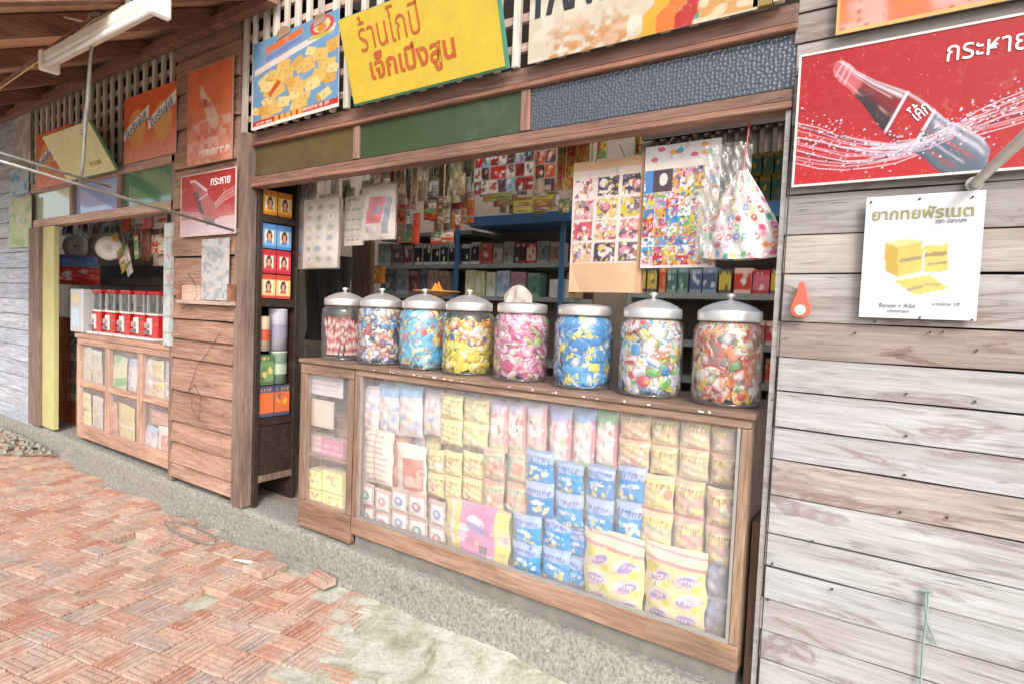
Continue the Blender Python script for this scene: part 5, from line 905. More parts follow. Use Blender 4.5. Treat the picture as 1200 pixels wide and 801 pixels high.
# ================================================================== GOODS HANGING IN THE OPENING AND INSIDE THE SHOP
def hung(name, label, cat, px0, px1, py0, py1, y, cv, mat='paper_print', group=None, bulge=.0, film=False, top=None, strings=1, curl=.0, scol='rope', tilt=0):
    """a sheet or packet hanging by string from the lintel or a ceiling batten"""
    xm, ym = (px0 + px1) / 2, (py0 + py1) / 2; x0, x1 = F(px0, ym, y).x, F(px1, ym, y).x; z1, z0 = F(xm, py0, y).z, F(xm, py1, y).z; w_, h_ = x1 - x0, z1 - z0
    t_ = thing(name, label, cat, ((x0 + x1) / 2, y, z0), group, rot=(0, tilt, 0)); sd = int(px0 * 7 + py0)
    dp = None
    if bulge or curl:
        pf = pillow(bulge, seed=sd, wr=.35)
        dp = lambda u, v: pf(u, v) + curl * (np.sin((u - .3) * 3.0) * .5 + .3 * np.sin(v * 4 + u * 2)) + .0
    mkobj('sheet', sheet('sheet', cv, w_, h_, .002, dp), mat, t_)
    if film: mkobj('film', sheet('film', Canvas(14, 18, (1, 1, 1)), w_ * 1.08, h_ * 1.06, .012 + bulge, pillow(.012 + bulge, seed=sd + 1, wr=.5)), 'plastic_film', t_).location = (0, 0, -.02 * h_)
    for k in range(strings):
        x = (k - (strings - 1) / 2) * w_ * .4; MB().tube([(x, -.002, h_ - .004), (x * .6, 0.0, max(h_ + .03, (top or 2.03) - z0))], .0022, 5).build('string', scol, t_, local=True)
    return t_
def mosaic(nx, ny, gx, gy, bgc, pal, seed, gap=.12, blob=3, v0=.0, v1=1.0):
    cv = Canvas(nx, ny, bgc); rr = random.Random(seed)
    for i in range(gx):
        for j in range(gy):
            u, v = (i + .5) / gx, v0 + (j + .5) / gy * (v1 - v0); du, dv = .5 / gx * (1 - gap), .5 / gy * (1 - gap) * (v1 - v0); cv.rect(u - du, v - dv, u + du, v + dv, hexc(rr.choice(pal)))
            for _ in range(blob): cv.ell(u + rr.uniform(-.6, .6) * du, v + rr.uniform(-.6, .6) * dv, du * rr.uniform(.2, .5), dv * rr.uniform(.2, .5), hexc(rr.choice(pal)), .9)
    src = cv.a.copy()
    for _ in range(gx * gy * 4): i_, j_ = rr.randrange(ny), rr.randrange(nx); cv.ell(rr.random(), i_ / ny, rr.uniform(.01, .035), rr.uniform(.008, .025), np.clip(src[i_, j_] * rr.uniform(.5, 1.15), 0, .95), .7, rr.uniform(0, 3))
    return cv
lt0 = zA0
# the three paper packs on the left
cv = Canvas(34, 60, hexc('ddd0c4')); rr = random.Random(2)
for i in range(3):
    for j in range(6): cv.ell(.2 + .3 * i, .12 + .15 * j, .10, .045, hexc(rr.choice(('b9a89c', 'efe8e2', 'c7b8b0', '9fa8b8', 'a8b898', 'd9c98c', 'cfc4bc'))), .9); cv.ell(.2 + .3 * i, .13 + .15 * j, .04, .02, hexc(rr.choice(('6f6a72', '8d7f78', 'b98f6c', '7f98a0'))), .8)
hung('toy_card', 'beige card of small white toys hanging at the left of the opening', 'toy card', 356, 398, 233, 314, .22, cv, bulge=.012, film=True, top=lt0, strings=2, curl=.012)
cv = Canvas(24, 50, hexc('ddd2c8')); [cv.rect(.08, v, .92, v + .004, hexc('b9a89c')) for v in np.arange(.18, 1, .2)]; [cv.ell(u, v, .1, .025, hexc('a0907f'), .8) for v in np.arange(.12, 1, .2) for u in (.25, .5, .75)]
hung('toy_card', 'narrow white card strip hanging beside the beige toy card', 'toy card', 404, 427, 230, 288, .26, cv, bulge=.006, top=lt0, curl=.006)
cv = Canvas(40, 56, hexc('dcc9c2')); cv.poly([(.12, .3), (.62, .3), (.78, .78), (.26, .80)], hexc('cf3f58')); cv.poly([(.62, .1), (.8, .1), (.92, .75), (.78, .78)], hexc('7d8698')); cv.ell(.45, .5, .08, .05, hexc('6f7d98')); cv.ell(.56, .58, .08, .05, hexc('7f8ca6')); cv.rect(.08, .12, .6, .28, hexc('c9b9b4')); [cv.ell(.12 + .1 * i, .2, .05, .04, hexc(('d9cf8c', 'a0b8a8', 'c9a0b8', 'b8c4d8', 'd8b0a0')[i]), .9) for i in range(5)]
hung('toy_pouch', 'clear pouch with a bright red toy card inside, hanging over the second jar', 'toy pouch', 425, 464, 218, 281, .18, cv, bulge=.014, film=True, top=lt0, strings=2)
# the big cards on the right
cv = mosaic(120, 180, 3, 4, hexc('d8c6bf'), ('c9a0a4', 'cf5a66', '4c4650', 'd9b48c', 'e3d3d3', '8d7f98', 'd98aa0', 'c9b84a', 'ded0d4', '6d5f6c'), 4, .16, 5, .22, .88); [cv.ell(rr.random(), rr.uniform(.24, .88), rr.uniform(.008, .03), rr.uniform(.006, .02), hexc(rr.choice(('4c4650', 'cf5a66', 'ecd9d4', 'c9b84a', '8d7f98', 'e3b4a4', '6d5f6c', 'e6dcd8'))), .85, rr.uniform(0, 3)) for _ in range(420)]; [cv.rect(u - .016, .22, u + .016, .9, hexc('dccfc9')) for u in (.005, .335, .667, .985)]; [cv.rect(0, v - .008, 1, v + .008, hexc('dccfc9')) for v in (.22, .385, .55, .715, .88)]; cv.rect(0, 0, 1, .22, hexc('d8b392')); cv.rect(0, .93, 1, 1, hexc('cfa888')); cv.rect(.93, 0, 1, 1, hexc('c99e7c'))
hung('sticker_card', 'tan cardboard with three columns of picture stickers, hanging above the blue jar', 'sticker card', 670, 756, 187, 343, .12, cv, bulge=.004, curl=.02, film=False, top=lt0, strings=2, scol='beam_wood')
cv = mosaic(120, 160, 6, 10, hexc('dcd6da'), ('d8c84a', '58a0d0', 'd0587c', 'e6e0e2', '7f6a98', 'd99a4a', '6fb07c', 'e0b4c4', '3f8ac4', 'c43a4a', 'b9a0c8'), 9, .03, 4, .02, .80); [cv.ell(rr.random(), rr.uniform(.03, .8), rr.uniform(.006, .02), rr.uniform(.005, .014), hexc(rr.choice(('f0e8e6', '3a3440', 'd0587c', 'd8c84a', '58a0d0', 'e8b49a', 'f0e8e6'))), .85, rr.uniform(0, 3)) for _ in range(520)]; cv.rect(0, .80, 1, .86, hexc('e6dcd6')); [cv.ell(rr.uniform(.1, .9), rr.uniform(.88, .97), .05, .02, hexc(rr.choice(('58a0d0', 'd0687c', '7fb88c', 'd9a05a')))) for _ in range(9)]; cv.rect(.02, .62, .12, .8, hexc('4f86c4')); cv.poly([(.12, .62), (.4, .62), (.4, .8), (.12, .8)], hexc('5a4a52')); cv.ell(.27, .72, .06, .05, hexc('e6ded8')); cv.rect(.75, .05, 1, .62, hexc('d9d2cc'), .55)
hung('sticker_card', 'large colourful sheet of small cartoon stickers hanging in the opening', 'sticker card', 754, 842, 168, 314, .09, cv, bulge=.006, curl=.014, film=False, top=lt0, strings=2, scol='beam_wood')
# clear bag of colourful erasers
q0, q1 = F(822, 258, .06), F(916, 258, .06); zt, zb = F(868, 200, .06).z, F(868, 305, .06).z; w_, h_ = q1.x - q0.x, zt - zb
fm = thing('plastic_wrap', 'crumpled clear plastic wrap between the sticker sheet and the eraser bag', 'plastic wrap', F(846, 300, .05))
me_ = sheet('film', Canvas(24, 40, (1, 1, 1)), .15, F(846, 172, .05).z - F(846, 300, .05).z, .001, lambda u, v: .03 + .014 * np.sin(u * 17 + v * 11) * np.sin(v * 23 - u * 6) + .008 * np.sin(u * 41 + v * 37)); o = mkobj('film', me_, 'plastic_film', fm)
t_ = thing('eraser_bag', 'clear tied bag of colourful erasers hanging on a red cord at the right', 'toy bag', ((q0.x + q1.x) / 2, .06, zb)); rr = random.Random(12)
cv = Canvas(70, 70, hexc('d3cac6'))
for i in range(9):
    for j in range(9):
        u, v = .05 + .112 * i + rr.uniform(-.02, .02), .04 + .105 * j + rr.uniform(-.02, .02); c = hexc(rr.choice(('d8487c', 'd9c83a', '4f8ad0', 'c93a34', '4fa08c', 'e0a0b8', 'd9844a', '7fa4d8', 'd0709c', 'c85a8c', '7fb88c', 'e6dfdc', 'e6dfdc')))
        cv.ell(u, v, .046, .036, c, .95, rr.uniform(0, 3)); cv.ell(u, v, .02, .014, c * np.array(.6) if rr.random() < .4 else hexc('efe8e6'), .8)
def bagdp(u, v): s_ = np.clip(1 - v, 0, 1) ** .6; return .045 * np.clip(1 - (2 * u - 1) ** 2, 0, 1) * s_ + .006 * np.sin(u * 20 + v * 9) * s_
me = sheet('contents', cv, w_, h_, .001, bagdp)
for v in me.vertices: t = v.co.z / h_; v.co.x *= 1.0 if t < .25 else max(.14, 1 - ((t - .25) / .75) ** 1.25 * .88); v.co.z += .03 * h_ * (v.co.x / w_ * 2) ** 2 * (t < .5)
mkobj('contents', me, 'bag_print', t_)
me2 = sheet('film', Canvas(30, 34, (1, 1, 1)), w_ * 1.06, h_ * 1.08, .006, lambda u, v: bagdp(u, v) * 1.15 + .01 * np.sin(u * 31 + v * 12) * np.clip(1 - (2 * u - 1) ** 2, 0, 1))
for v in me2.vertices: t = v.co.z / h_; v.co.x *= 1.0 if t < .22 else max(.12, 1 - ((t - .22) / .86) ** 1.25 * .88)
bpy.data.meshes.remove(me2)
MB().tube([(0, .0, h_ - .01), (.012, 0, lt0 - zb)], .0035, 6).build('cord', 'gloss_paint', t_, local=True, color=hexc('b53a34'))

# ---- hanging packets farther inside
GH = 'packets hanging inside the shop'
hp = [(556, 626, 178, 226, .55, ('8fb8d0', '5f4048', 'c43a34', 'ddd2cc', '9a4a44', 'e3dad4', '3f3438', '8a2f30'), 7, 3, 'photo poster of people in red and white, hanging under the beam'), (628, 651, 176, 226, .58, ('c9b0a0', 'd0583c', '5a4a44', 'e0c0ac', 'd98a5c'), 2, 3, 'small poster with orange figures beside the photo poster'), (653, 690, 170, 222, .75, ('d9703a', 'dfc24a', 'c93f2f', 'e0a04a', '6fa04c', 'e3d06a'), 5, 4, 'red and yellow snack packets hanging behind the tan card')]
for i, (x0, x1, y0, y1, y, pal, gx, gy, lb) in enumerate(hp): hung('hanging_packet', lb, 'packet', x0, x1, y0, y1, y, mosaic(46, 34, gx, gy, hexc('b9aca4'), pal, i + 30, .05, 4), 'hang_print', GH, .008, top=2.4)
browns = ('a9927e', '8d7766', 'b8a48e', '6f5c50', '9a8068', 'c4b49c', '7d6a5c'); mixes = ('c9432f', '6fa06a', 'd98a4a', '8f7a6a', 'b9a08a', '9a4038', '5f7f98', 'd9c9b0')
pl = [(434, 446, 196, 216, browns, 'dark strip high at the left'), (447, 458, 192, 216, mixes, 'small red strip high at the left'), (462, 474, 192, 240, browns, 'tall brown packet right of the red pouch'), (466, 484, 240, 285, mixes, 'mixed packet with green bits right of the red pouch'), (476, 488, 188, 232, browns, 'tan packet with an orange edge'), (484, 492, 250, 286, ('c93f2c', 'd0543a', 'b8604a'), 'bright red slim packet'), (490, 502, 188, 236, browns, 'brown packet in the middle of the row'), (497, 512, 232, 258, mixes, 'packet with a red tab'), (503, 514, 186, 230, browns, 'dull packet under the beam'), (515, 525, 184, 232, browns, 'grey-brown packet in the middle of the beam'), (513, 528, 230, 262, browns, 'large beige bundle'), (527, 540, 182, 238, ('b9b48c', 'a8a07c', 'c9c0a0', '8f8a6c'), 'pale olive packet near the photo poster'), (529, 541, 238, 268, mixes, 'packet with red and green pieces left of the blue shelf'), (541, 556, 180, 216, ('c4b898', 'a9a488', '9fb088'), 'pale yellow packet against the photo poster'), (542, 556, 226, 262, mixes, 'orange and green packet left of the blue shelf'), (505, 532, 272, 286, ('c95a44', '4f8a6c', 'd9c9bc', 'c9432f'), 'low tray packet of red and green toys'), (566, 600, 226, 236, ('b9c07a', 'c98a5a', '8fa06a'), 'low row of green packets behind the photo poster'), (602, 650, 230, 248, ('d9cf5a', 'b98a6a', 'c9b49a', '9a6a54'), 'row of brown packets with yellow tags'), (432, 442, 216, 236, mixes, 'tiny packet over the third jar'), (744, 752, 150, 190, ('c93f2c', '6fa04c', 'd9b84a'), 'green and red packet at the right under the beam'), (700, 712, 150, 186, ('6fa04c', 'c94f3a', 'b9a04a'), 'green packet above the tan card')]
for i, (x0, x1, y0, y1, pal, lb) in enumerate(pl): hung('hanging_packet', lb + ', hanging inside the shop', 'packet', x0, x1, y0, y1, .62 + .05 * (i % 5), mosaic(18, 26, 2, 4, hexc(pal[0]), pal, i + 50, .02, 3), 'hang_print', GH, .012, top=2.4)
rr = random.Random(41); NM = ('brown', 'grey', 'tan', 'dull red', 'olive', 'beige')
browns = ('c0a890', 'a48c78', 'cdb8a0', '8a7466', 'b89c82', 'd6c6ae', '98826e')
PP = (browns, ('b0aca8', '8f8c8a', 'c8c4c0', '6c6866'), ('b89a78', 'a4866a', 'c9b090'), ('a04a3c', 'c9604a', '7f3c34', 'b8a090'), ('7f8a5c', 'a0a878', '5f6a48', 'c9c090'), ('c4b49c', 'd3c8b4', 'a8967e'))
for i in range(84):
    x0 = rr.uniform(430, 548) if i < 48 else (rr.uniform(556, 690) if i < 70 else rr.uniform(352, 428)); k = rr.randrange(6); yt = rr.uniform(186, 246) if i < 48 else (rr.uniform(196, 236) if i < 70 else rr.uniform(206, 232)); wv = rr.uniform(7, 13)
    hung('hanging_packet', '%s packet hanging %s in the %s of the crowded rows inside' % (NM[k], ('high', 'low')[yt > 214], 'left part' if x0 < 430 else ('middle left' if x0 < 488 else ('middle' if x0 < 556 else 'right part'))), 'packet', x0, x0 + wv, yt, yt + rr.uniform(18, 38) * (.6 if 48 <= i < 70 else 1), (1.0 if i % 2 else .66) + .04 * (i % 7), mosaic(12, 18, 2, 3, hexc(PP[k][0]), PP[k], i + 500, .02, 3), 'hang_print', 'crowded rows of packets at the back of the shop', .012, top=2.6)
o = MB().box(-4.2, -.4, 1.10, 1.14, 2.60, 2.63).build('ceiling_batten', 'dark_wood'); tag(o, 'dark rear ceiling board carrying the crowded rows of packets', 'ceiling board')
# a batten to hang them from
o = MB().box(-3.2, -.4, .70, .74, 2.40, 2.43).build('ceiling_batten', 'dark_wood'); tag(o, 'dark ceiling board carrying the hanging packets inside the shop', 'ceiling board')

ORD = ('first', 'second', 'third', 'fourth', 'fifth', 'sixth', 'seventh', 'eighth', 'ninth', 'tenth', 'eleventh', 'twelfth', 'thirteenth', 'fourteenth', 'fifteenth', 'sixteenth', 'seventeenth', 'eighteenth')
# ---- printed boxes
def boxcv(pal, seed, nx=16, ny=18, face=False):
    rr = random.Random(seed); cv = Canvas(nx, ny, hexc(pal[0])); cv.rect(.0, .78, 1, 1, hexc(pal[1])); cv.rect(0, 0, 1, .14, hexc(pal[1]))
    if face: cv.rect(.2, .2, .8, .75, hexc('d9cdbb')); cv.ell(.5, .5, .2, .24, hexc('4a3430')); cv.ell(.5, .45, .13, .17, hexc('c98f72')); cv.rect(.3, .2, .7, .3, hexc(pal[1]))
    else: [cv.ell(rr.uniform(.2, .8), rr.uniform(.25, .7), .16, .12, hexc(rr.choice(pal)), .9) for _ in range(4)]; cv.scrawl(.15, .82, .85, .94, hexc(pal[2]), seed)
    return cv
def goods(name, label, px0, px1, py0, py1, y, pal, seed, depth=.12, group=None, cat='box', face=False):
    xm, ym = (px0 + px1) / 2, (py0 + py1) / 2; x0, x1 = F(px0, ym, y).x, F(px1, ym, y).x; z1, z0 = F(xm, py0, y).z, F(xm, py1, y).z
    o = mkobj(name, sheet(name, boxcv(pal, seed, face=face), x1 - x0 - .004, z1 - z0, depth, back=hexc(pal[0])), 'box_print'); o.location = ((x0 + x1) / 2, y + depth, z0); return tag(o, label, cat, group)
# ---- tall dark shelf just inside the doorway, its open side towards the shop
SX = -3.2; Y0, Y1 = GX(300, 400, SX).y, GX(350, 400, SX).y
def sz(py): return GX(325, py, SX).z
sh = thing('tall_shelf', 'tall dark wooden shelf inside the doorway stacked with tins and boxes', 'shelf', (SX - .17, (Y0 + Y1) / 2, .186))
for y in (Y0, Y1 - .03): MB().box(SX - .34, SX, y, y + .03, .186, sz(205)).build('upright', 'dark_wood', sh, bevel=.002)
for a, b_ in ((262, 254), (360, 351), (496, 488)): MB().box(SX - .335, SX - .003, Y0 + .031, Y1 - .031, sz(a), sz(b_)).build('board', 'dark_wood', sh)
MB().box(SX - .335, SX - .012, Y0 + .031, Y1 - .031, sz(556), sz(497)).build('cupboard', 'dark_wood', sh, color=(1.1, 1.1, 1.15)); MB().box(SX - .34, SX - .33, Y0 + .031, Y1 - .031, sz(496), sz(205)).build('back_panel', 'dark_wood', sh)
MB().box(SX - .02, SX, Y0 + .031, Y1 - .031, sz(560), sz(553)).build('foot_rail', 'post_wood', sh)
ym_ = (Y0 + Y1) / 2
def shelf_box(u0, u1, py0, py1, pal, seed, label, face=False, tin=False):
    ya, yb = Y0 + .034 + (Y1 - Y0 - .068) * u0, Y0 + .034 + (Y1 - Y0 - .068) * u1; z0, z1 = sz(py1), sz(py0)
    if tin:
        t_ = thing('tin', label, 'tin', (SX - .012 - (yb - ya) / 2, (ya + yb) / 2, z0)); r_ = (yb - ya) / 2 - .004; h = z1 - z0
        MB().lathe([(0, 0), (r_, 0), (r_, h * .97)], 24).build('body', 'paint', t_, local=True, smooth=True, color=hexc(pal[0])); MB().lathe([(r_ * 1.02, h * .96), (r_ * 1.02, h), (r_ * .9, h), (0, h * .985)], 24).build('lid', 'paint', t_, local=True, color=hexc(pal[1])); MB().lathe([(r_ + .001, h * .3), (r_ + .001, h * .62)], 24).build('label_band', 'paint', t_, local=True, smooth=True, color=hexc(pal[2])); return
    o = mkobj('tin_box', sheet('tin_box', boxcv(pal, seed, 20, 22, face), yb - ya - .004, z1 - z0 - .002, .14, back=hexc(pal[0])), 'box_print'); o.location = (SX - .155, (ya + yb) / 2, z0); o.rotation_euler = (0, 0, math.pi / 2); tag(o, label, 'box', 'boxes on the tall shelf')
for k, (py0, py1, pal, c) in enumerate(((224, 253, ('d9a03a', 'b9702c', 'e6d0a0'), 'orange'), (263, 292, ('6f9cc8', '4f7cb0', 'd9d3cc'), 'blue'), (293, 321, ('c4404c', 'a8303c', 'e0c8b8'), 'red'), (322, 350, ('d9b87a', 'b9483c', 'e6d8b0'), 'cream'))):
    for s in (0, 1): shelf_box(.0 if s == 0 else .45, .44 if s == 0 else .9, py0, py1, pal, k * 2 + s, '%s portrait box on the tall shelf, %s one' % (c, ('nearer the door', 'farther in')[s]), True)
shelf_box(.0, .42, 371, 411, ('d6c4a8', 'b9a890', 'c2543c'), 1, 'cream tin with a red band on the tall shelf', tin=True); shelf_box(.43, .98, 362, 411, ('bfbacb', 'd8d4dc', '8f8aa0'), 1, 'large lavender tin on the tall shelf', tin=True)
shelf_box(.0, .44, 415, 450, ('6f8a5c', '4f6a48', 'c9b46a'), 3, 'olive green box below the cream tin'); shelf_box(.45, .98, 412, 450, ('7f9a86', 'cfd3c4', 'b0bca4'), 3, 'pale green tin below the lavender tin', tin=True)
for s in (0, 1): shelf_box(.0 if s == 0 else .47, .46 if s == 0 else .95, 451, 487, ('c9683a', '4a4f68', 'd9a04a'), 20 + s, 'orange and blue patterned box at the bottom, %s one' % ('nearer the door', 'farther in')[s])

# ---- back shelf unit with the blue top
by = 1.55
us = thing('wall_shelf', 'grey shelf unit with a blue top board at the back of the shop', 'shelf', (F(555, 300, by).x, by + .15, .186)); bx0, bx1 = F(436, 300, by).x, F(672, 300, by).x
zt_ = F(610, 262, by).z; z2_ = F(610, 309, by).z; z3_ = F(610, 348, by).z
MB().box(F(556, 265, by).x, bx1, by - .06, by + .32, zt_ - .015, zt_ + .06).build('top_board', 'shelf_blue', us, bevel=.004); MB().box(bx0, F(555, 265, by).x, by - .02, by + .32, zt_ - .06, zt_ - .03).build('top_board', 'shelf_grey', us, color=(.7, .72, .7))
for z in (z2_, z3_, z3_ - .45, z3_ - .9): MB().box(bx0, bx1, by - .02, by + .31, z - .03, z).build('board', 'shelf_grey', us, color=(.95, 1, .97))
for px, mt in ((437, 'shelf_grey'), (538, 'shelf_blue'), (661, 'shelf_blue')): x = F(px, 300, by).x; MB().box(x - .018, x + .018, by - .035, by - .021, .187, zt_ - .016).build('post', mt, us)
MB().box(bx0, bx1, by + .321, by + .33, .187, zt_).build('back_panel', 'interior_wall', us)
row = [(443, 457, ('8a9a90', 'b0b8ae', '6f7f78')), (459, 471, ('6f5f66', '9a8a8c', 'c9bcb4')), (473, 483, ('7a4f58', 'b89a98', 'd9c9c4'))] + [(486 + 10 * i, 495 + 10 * i, ('26262a', 'd9d9d9', '3a3a40')) for i in range(5)] + [(541, 551, ('26262a', 'd9d9d9', '3a3a40')), (552, 562, ('2a2a2e', 'd9d9d9', '3a3a40')), (563, 577, ('9a4a48', 'b8605c', 'd9b4a8')), (578, 589, ('a8a09a', '8d8a86', '5f5c5c')), (590, 602, ('7d8078', '9aa090', '4f5450')), (603, 616, ('3a3236', '8a4a50', 'd9d0d0')), (617, 628, ('c9b9a4', 'b8483f', 'e0d3c0')), (629, 643, ('6f7478', '9aa0a0', '3f4448')), (644, 656, ('8a6f60', 'a88f80', '6a5448'))]
for i, (x0, x1, pal) in enumerate(row): goods('carton', 'small %s carton, %s from the left on the upper back shelf' % ({'26262a': 'black', '2a2a2e': 'black', '9a4a48': 'red', 'c9b9a4': 'cream', '3a3236': 'dark'}.get(pal[0], 'greyish'), ORD[i]), x0, x1, 283 + (i % 3), 309 - (x0 - 610) * .0, by + .02, pal, i + 70, .12, 'cartons on the upper back shelf')
for o in [o for o in COL.objects if o.name.startswith('carton')]: o.location.z = z2_ + .0005
row2 = [(446, 462, ('5f7078', '8a9a9c', 'b9c0bc')), (464, 477, ('8f98a0', 'b8c0c4', '6f787c')), (479, 490, ('7a4a58', 'a87f88', 'd0b8b8')), (492, 500, ('4f6068', '7f8c90', 'a9b0b0')), (501, 513, ('a88f88', 'c0a8a0', '8a6f68')), (514, 526, ('9a8478', 'b8a498', '7a645c')), (545, 556, ('d9d8b0', 'e6e4cc', 'b8b890')), (557, 568, ('e0ddd0', 'c9d090', 'e9e6dc')), (570, 580, ('d8d8cc', 'e8e4dc', 'b8b8ac')), (582, 597, ('a8b8d8', 'c4cce0', '8c9cc0')), (598, 616, ('a88490', 'c09aa4', '886470')), (618, 632, ('5f8a78', '84a898', '4a6a5c')), (664, 676, ('a88a50', 'c4a870', '5a4634'))]
for i, (x0, x1, pal) in enumerate(row2):
    o = goods('packet', '%s packet, %s from the left on the lower back shelf' % (('grey-blue', 'pale grey', 'maroon', 'slate', 'dull pink', 'brown', 'pale yellow', 'cream', 'off-white', 'light blue', 'mauve', 'green', 'golden')[i], ORD[i]), x0, x1, 318 + (i % 3), 348, by + .02, pal, i + 120, .1, 'packets on the lower back shelf', 'packet'); o.location.z = z3_ + .0005
# dish, white box on the counter behind the jars
q = F(528, 345, .45); t_ = thing('dish', 'tan dish with an orange figure behind the third jar', 'dish', (q.x, .34, ct + .0085)); zd = F(528, 343, .34).z - ct - .0085
MB().lathe([(0, 0), (.05, 0), (.03, .02), (.025, zd - .02), (.12, zd), (.125, zd + .008), (.03, zd - .005), (0, zd - .005)], 24).build('stand', 'paint', t_, local=True, smooth=True, color=hexc('a8783c')); MB().add([(-.03, -.02, zd), (.03, -.02, zd), (.03, .02, zd), (-.03, .02, zd), (-.012, 0, zd + .05), (.0, 0, zd + .035), (.01, 0, zd + .06), (.02, .01, zd + .02)], [(0, 1, 6, 5, 4), (1, 2, 6), (2, 3, 4, 5, 6), (3, 0, 4)]).build('figure', 'paint', t_, local=True, color=hexc('d08a2a'))
q0, q1 = F(639, 338, 1.5), F(661, 338, 1.5); zb = F(650, 327, 1.5).z; t_ = thing('white_box', 'open white carton on the back shelf above the blue jar', 'box', ((q0.x + q1.x) / 2, by + .05, z3_ + .0005)); w_ = (q1.x - q0.x) / 2; h = zb - z3_; MB().box(-w_, w_, -.05, .05, 0, h).build('carton', 'white_enamel', t_, local=True, bevel=.003, color=(.85, .83, .88)); MB().box(-w_ * .5, w_ * .3, -.053, -.0505, h * .72, h * .97).build('flap', 'white_enamel', t_, local=True, color=(1, .97, 1))
# dim corner behind the first jars
t_ = thing('wooden_door', 'brown wooden door panel in the dim corner behind the first jars', 'door', (F(424, 320, 1.3).x, 1.3, .186)); xa, xb = F(412, 320, 1.3).x, F(434, 320, 1.3).x; MB().box(xa, xb, 1.3, 1.34, .187, 2.0).build('panel', 'case_wood_upright', t_, color=(.8, .7, .65)); MB().box(xa + .05, xb - .05, 1.288, 1.299, 1.0, 1.9).build('inset', 'case_wood_upright', t_, color=(.7, .6, .55))
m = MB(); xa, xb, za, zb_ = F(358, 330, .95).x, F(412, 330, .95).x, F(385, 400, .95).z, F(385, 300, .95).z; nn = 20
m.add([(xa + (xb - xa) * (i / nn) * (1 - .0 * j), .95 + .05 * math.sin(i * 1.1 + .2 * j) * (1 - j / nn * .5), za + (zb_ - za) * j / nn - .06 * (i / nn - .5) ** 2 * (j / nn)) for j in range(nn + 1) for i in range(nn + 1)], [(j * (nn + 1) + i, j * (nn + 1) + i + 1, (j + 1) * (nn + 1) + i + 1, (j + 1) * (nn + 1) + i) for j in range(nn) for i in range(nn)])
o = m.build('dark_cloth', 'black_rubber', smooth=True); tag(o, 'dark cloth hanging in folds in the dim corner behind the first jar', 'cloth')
goods('goods_box', 'small orange packet beside the brown door panel at the back', 437, 446, 312, 332, 1.25, ('d98a3a', 'b8702c', 'e6c890'), 411, .05, None, 'packet')
# ---- right-hand rear shelf
ry = 1.0
rs = thing('wall_shelf', 'grey shelf rack with coloured boxes seen behind the right-hand jars', 'shelf', (F(850, 345, ry).x, ry + .15, .186)); rx0, rx1 = F(742, 345, ry).x, F(936, 345, ry).x + .3
zr = [F(860, 344, ry).z, F(860, 402, ry).z, F(905, 450, ry).z, F(905, 495, ry).z]
for z in zr: MB().box(rx0, rx1, ry - .02, ry + .3, z - .03, z).build('board', 'shelf_grey', rs)
z5 = F(905, 236, ry).z; MB().box(F(885, 250, ry).x, rx1, ry - .02, ry + .3, z5 - .075, z5).build('blue_board', 'shelf_blue', rs); MB().box(rx0, rx1, ry + .301, ry + .31, .187, 2.05).build('back_panel', 'interior_wall', rs)
for x in (rx0 - .02, rx1): MB().box(x, x + .018, ry - .02, ry + .31, .187, 2.05).build('upright', 'shelf_grey', rs)
pals = [('c9b04a', '5f5a50', 'e0cf7a'), ('c8463c', 'dcb9a8', 'e6d8cc'), ('d0687c', 'b83a44', 'e6ccd0'), ('cfae3a', '6a5f3c', 'e6d47c'), ('4f6f66', '7f9a90', 'c9d0c4'), ('c9503a', 'd98a5c', 'e6c8a8'), ('54607c', '8a94a8', 'c4c8d0'), ('b8863a', 'd9b060', '6a5030')]
seq = [(748, 757, 0), (758, 770, 0), (772, 780, 5), (781, 793, 4), (794, 806, 4), (808, 822, 6), (823, 840, 6), (842, 857, 0), (860, 881, 1), (882, 902, 2), (903, 917, 3), (919, 934, 5)]
for i, (x0, x1, p_) in enumerate(seq): o = goods('goods_box', '%s box, %s from the left on the upper right rear shelf' % (('yellow', 'red', 'pink', 'golden', 'green', 'orange', 'slate blue')[p_], ORD[i]), x0, x1, 314 + (i % 2) * 2, 344, ry + .02, pals[p_], i + 200, .12, 'boxes on the right rear shelf'); o.location.z = zr[0] + .0005
for j, (zz, y0, y1) in enumerate(((zr[1], 374, 402), (zr[2], 420, 450), (zr[3], 462, 495))):
    for i, (x0, x1) in enumerate(((896, 904), (905, 913), (914, 922), (923, 932)) if j else ((885, 896), (897, 909), (910, 924))): p_ = (i * 3 + j) % 8; o = goods('goods_box', 'small packet, %s in the %s row at the right of the rear shelf' % (ORD[i], ('second', 'third', 'lowest')[j]), x0, x1, y0, y1, ry + .02, pals[(1, 5, 4, 1, 2, 6, 5, 3)[p_]], i + j * 9 + 260, .12, 'boxes on the right rear shelf'); o.location.z = zz + .0005
for i, (x0, x1, y0, y1) in enumerate(((876, 888, 206, 236), (889, 903, 204, 236), (904, 922, 202, 236), (880, 893, 178, 204), (894, 907, 176, 203), (908, 922, 174, 201))):
    o = goods('tea_tin', 'green and gold tin on the blue shelf, %s row, %s' % (('lower', 'upper')[i > 2], ('left', 'middle', 'right')[i % 3]), x0, x1, y0, y1, ry + .03, ('4f7468', '8a7a3c', 'cfae5a'), i + 300, .12, 'green and gold tins', 'tin'); o.location.z = z5 + .0005 + (i > 2) * (F(900, 204, ry).z - z5 + .002)
rk = thing('dark_rack', 'dark slatted rack high at the back of the shop on the right', 'rack', (-.6, 2.6, 2.0)); 
for i in range(26): x = -1.9 + i * .09; MB().box(x, x + .03, 2.70, 2.73, 2.35, 3.35).build('slat', 'dark_wood', rk, color=(1.6, 1.6, 1.7))
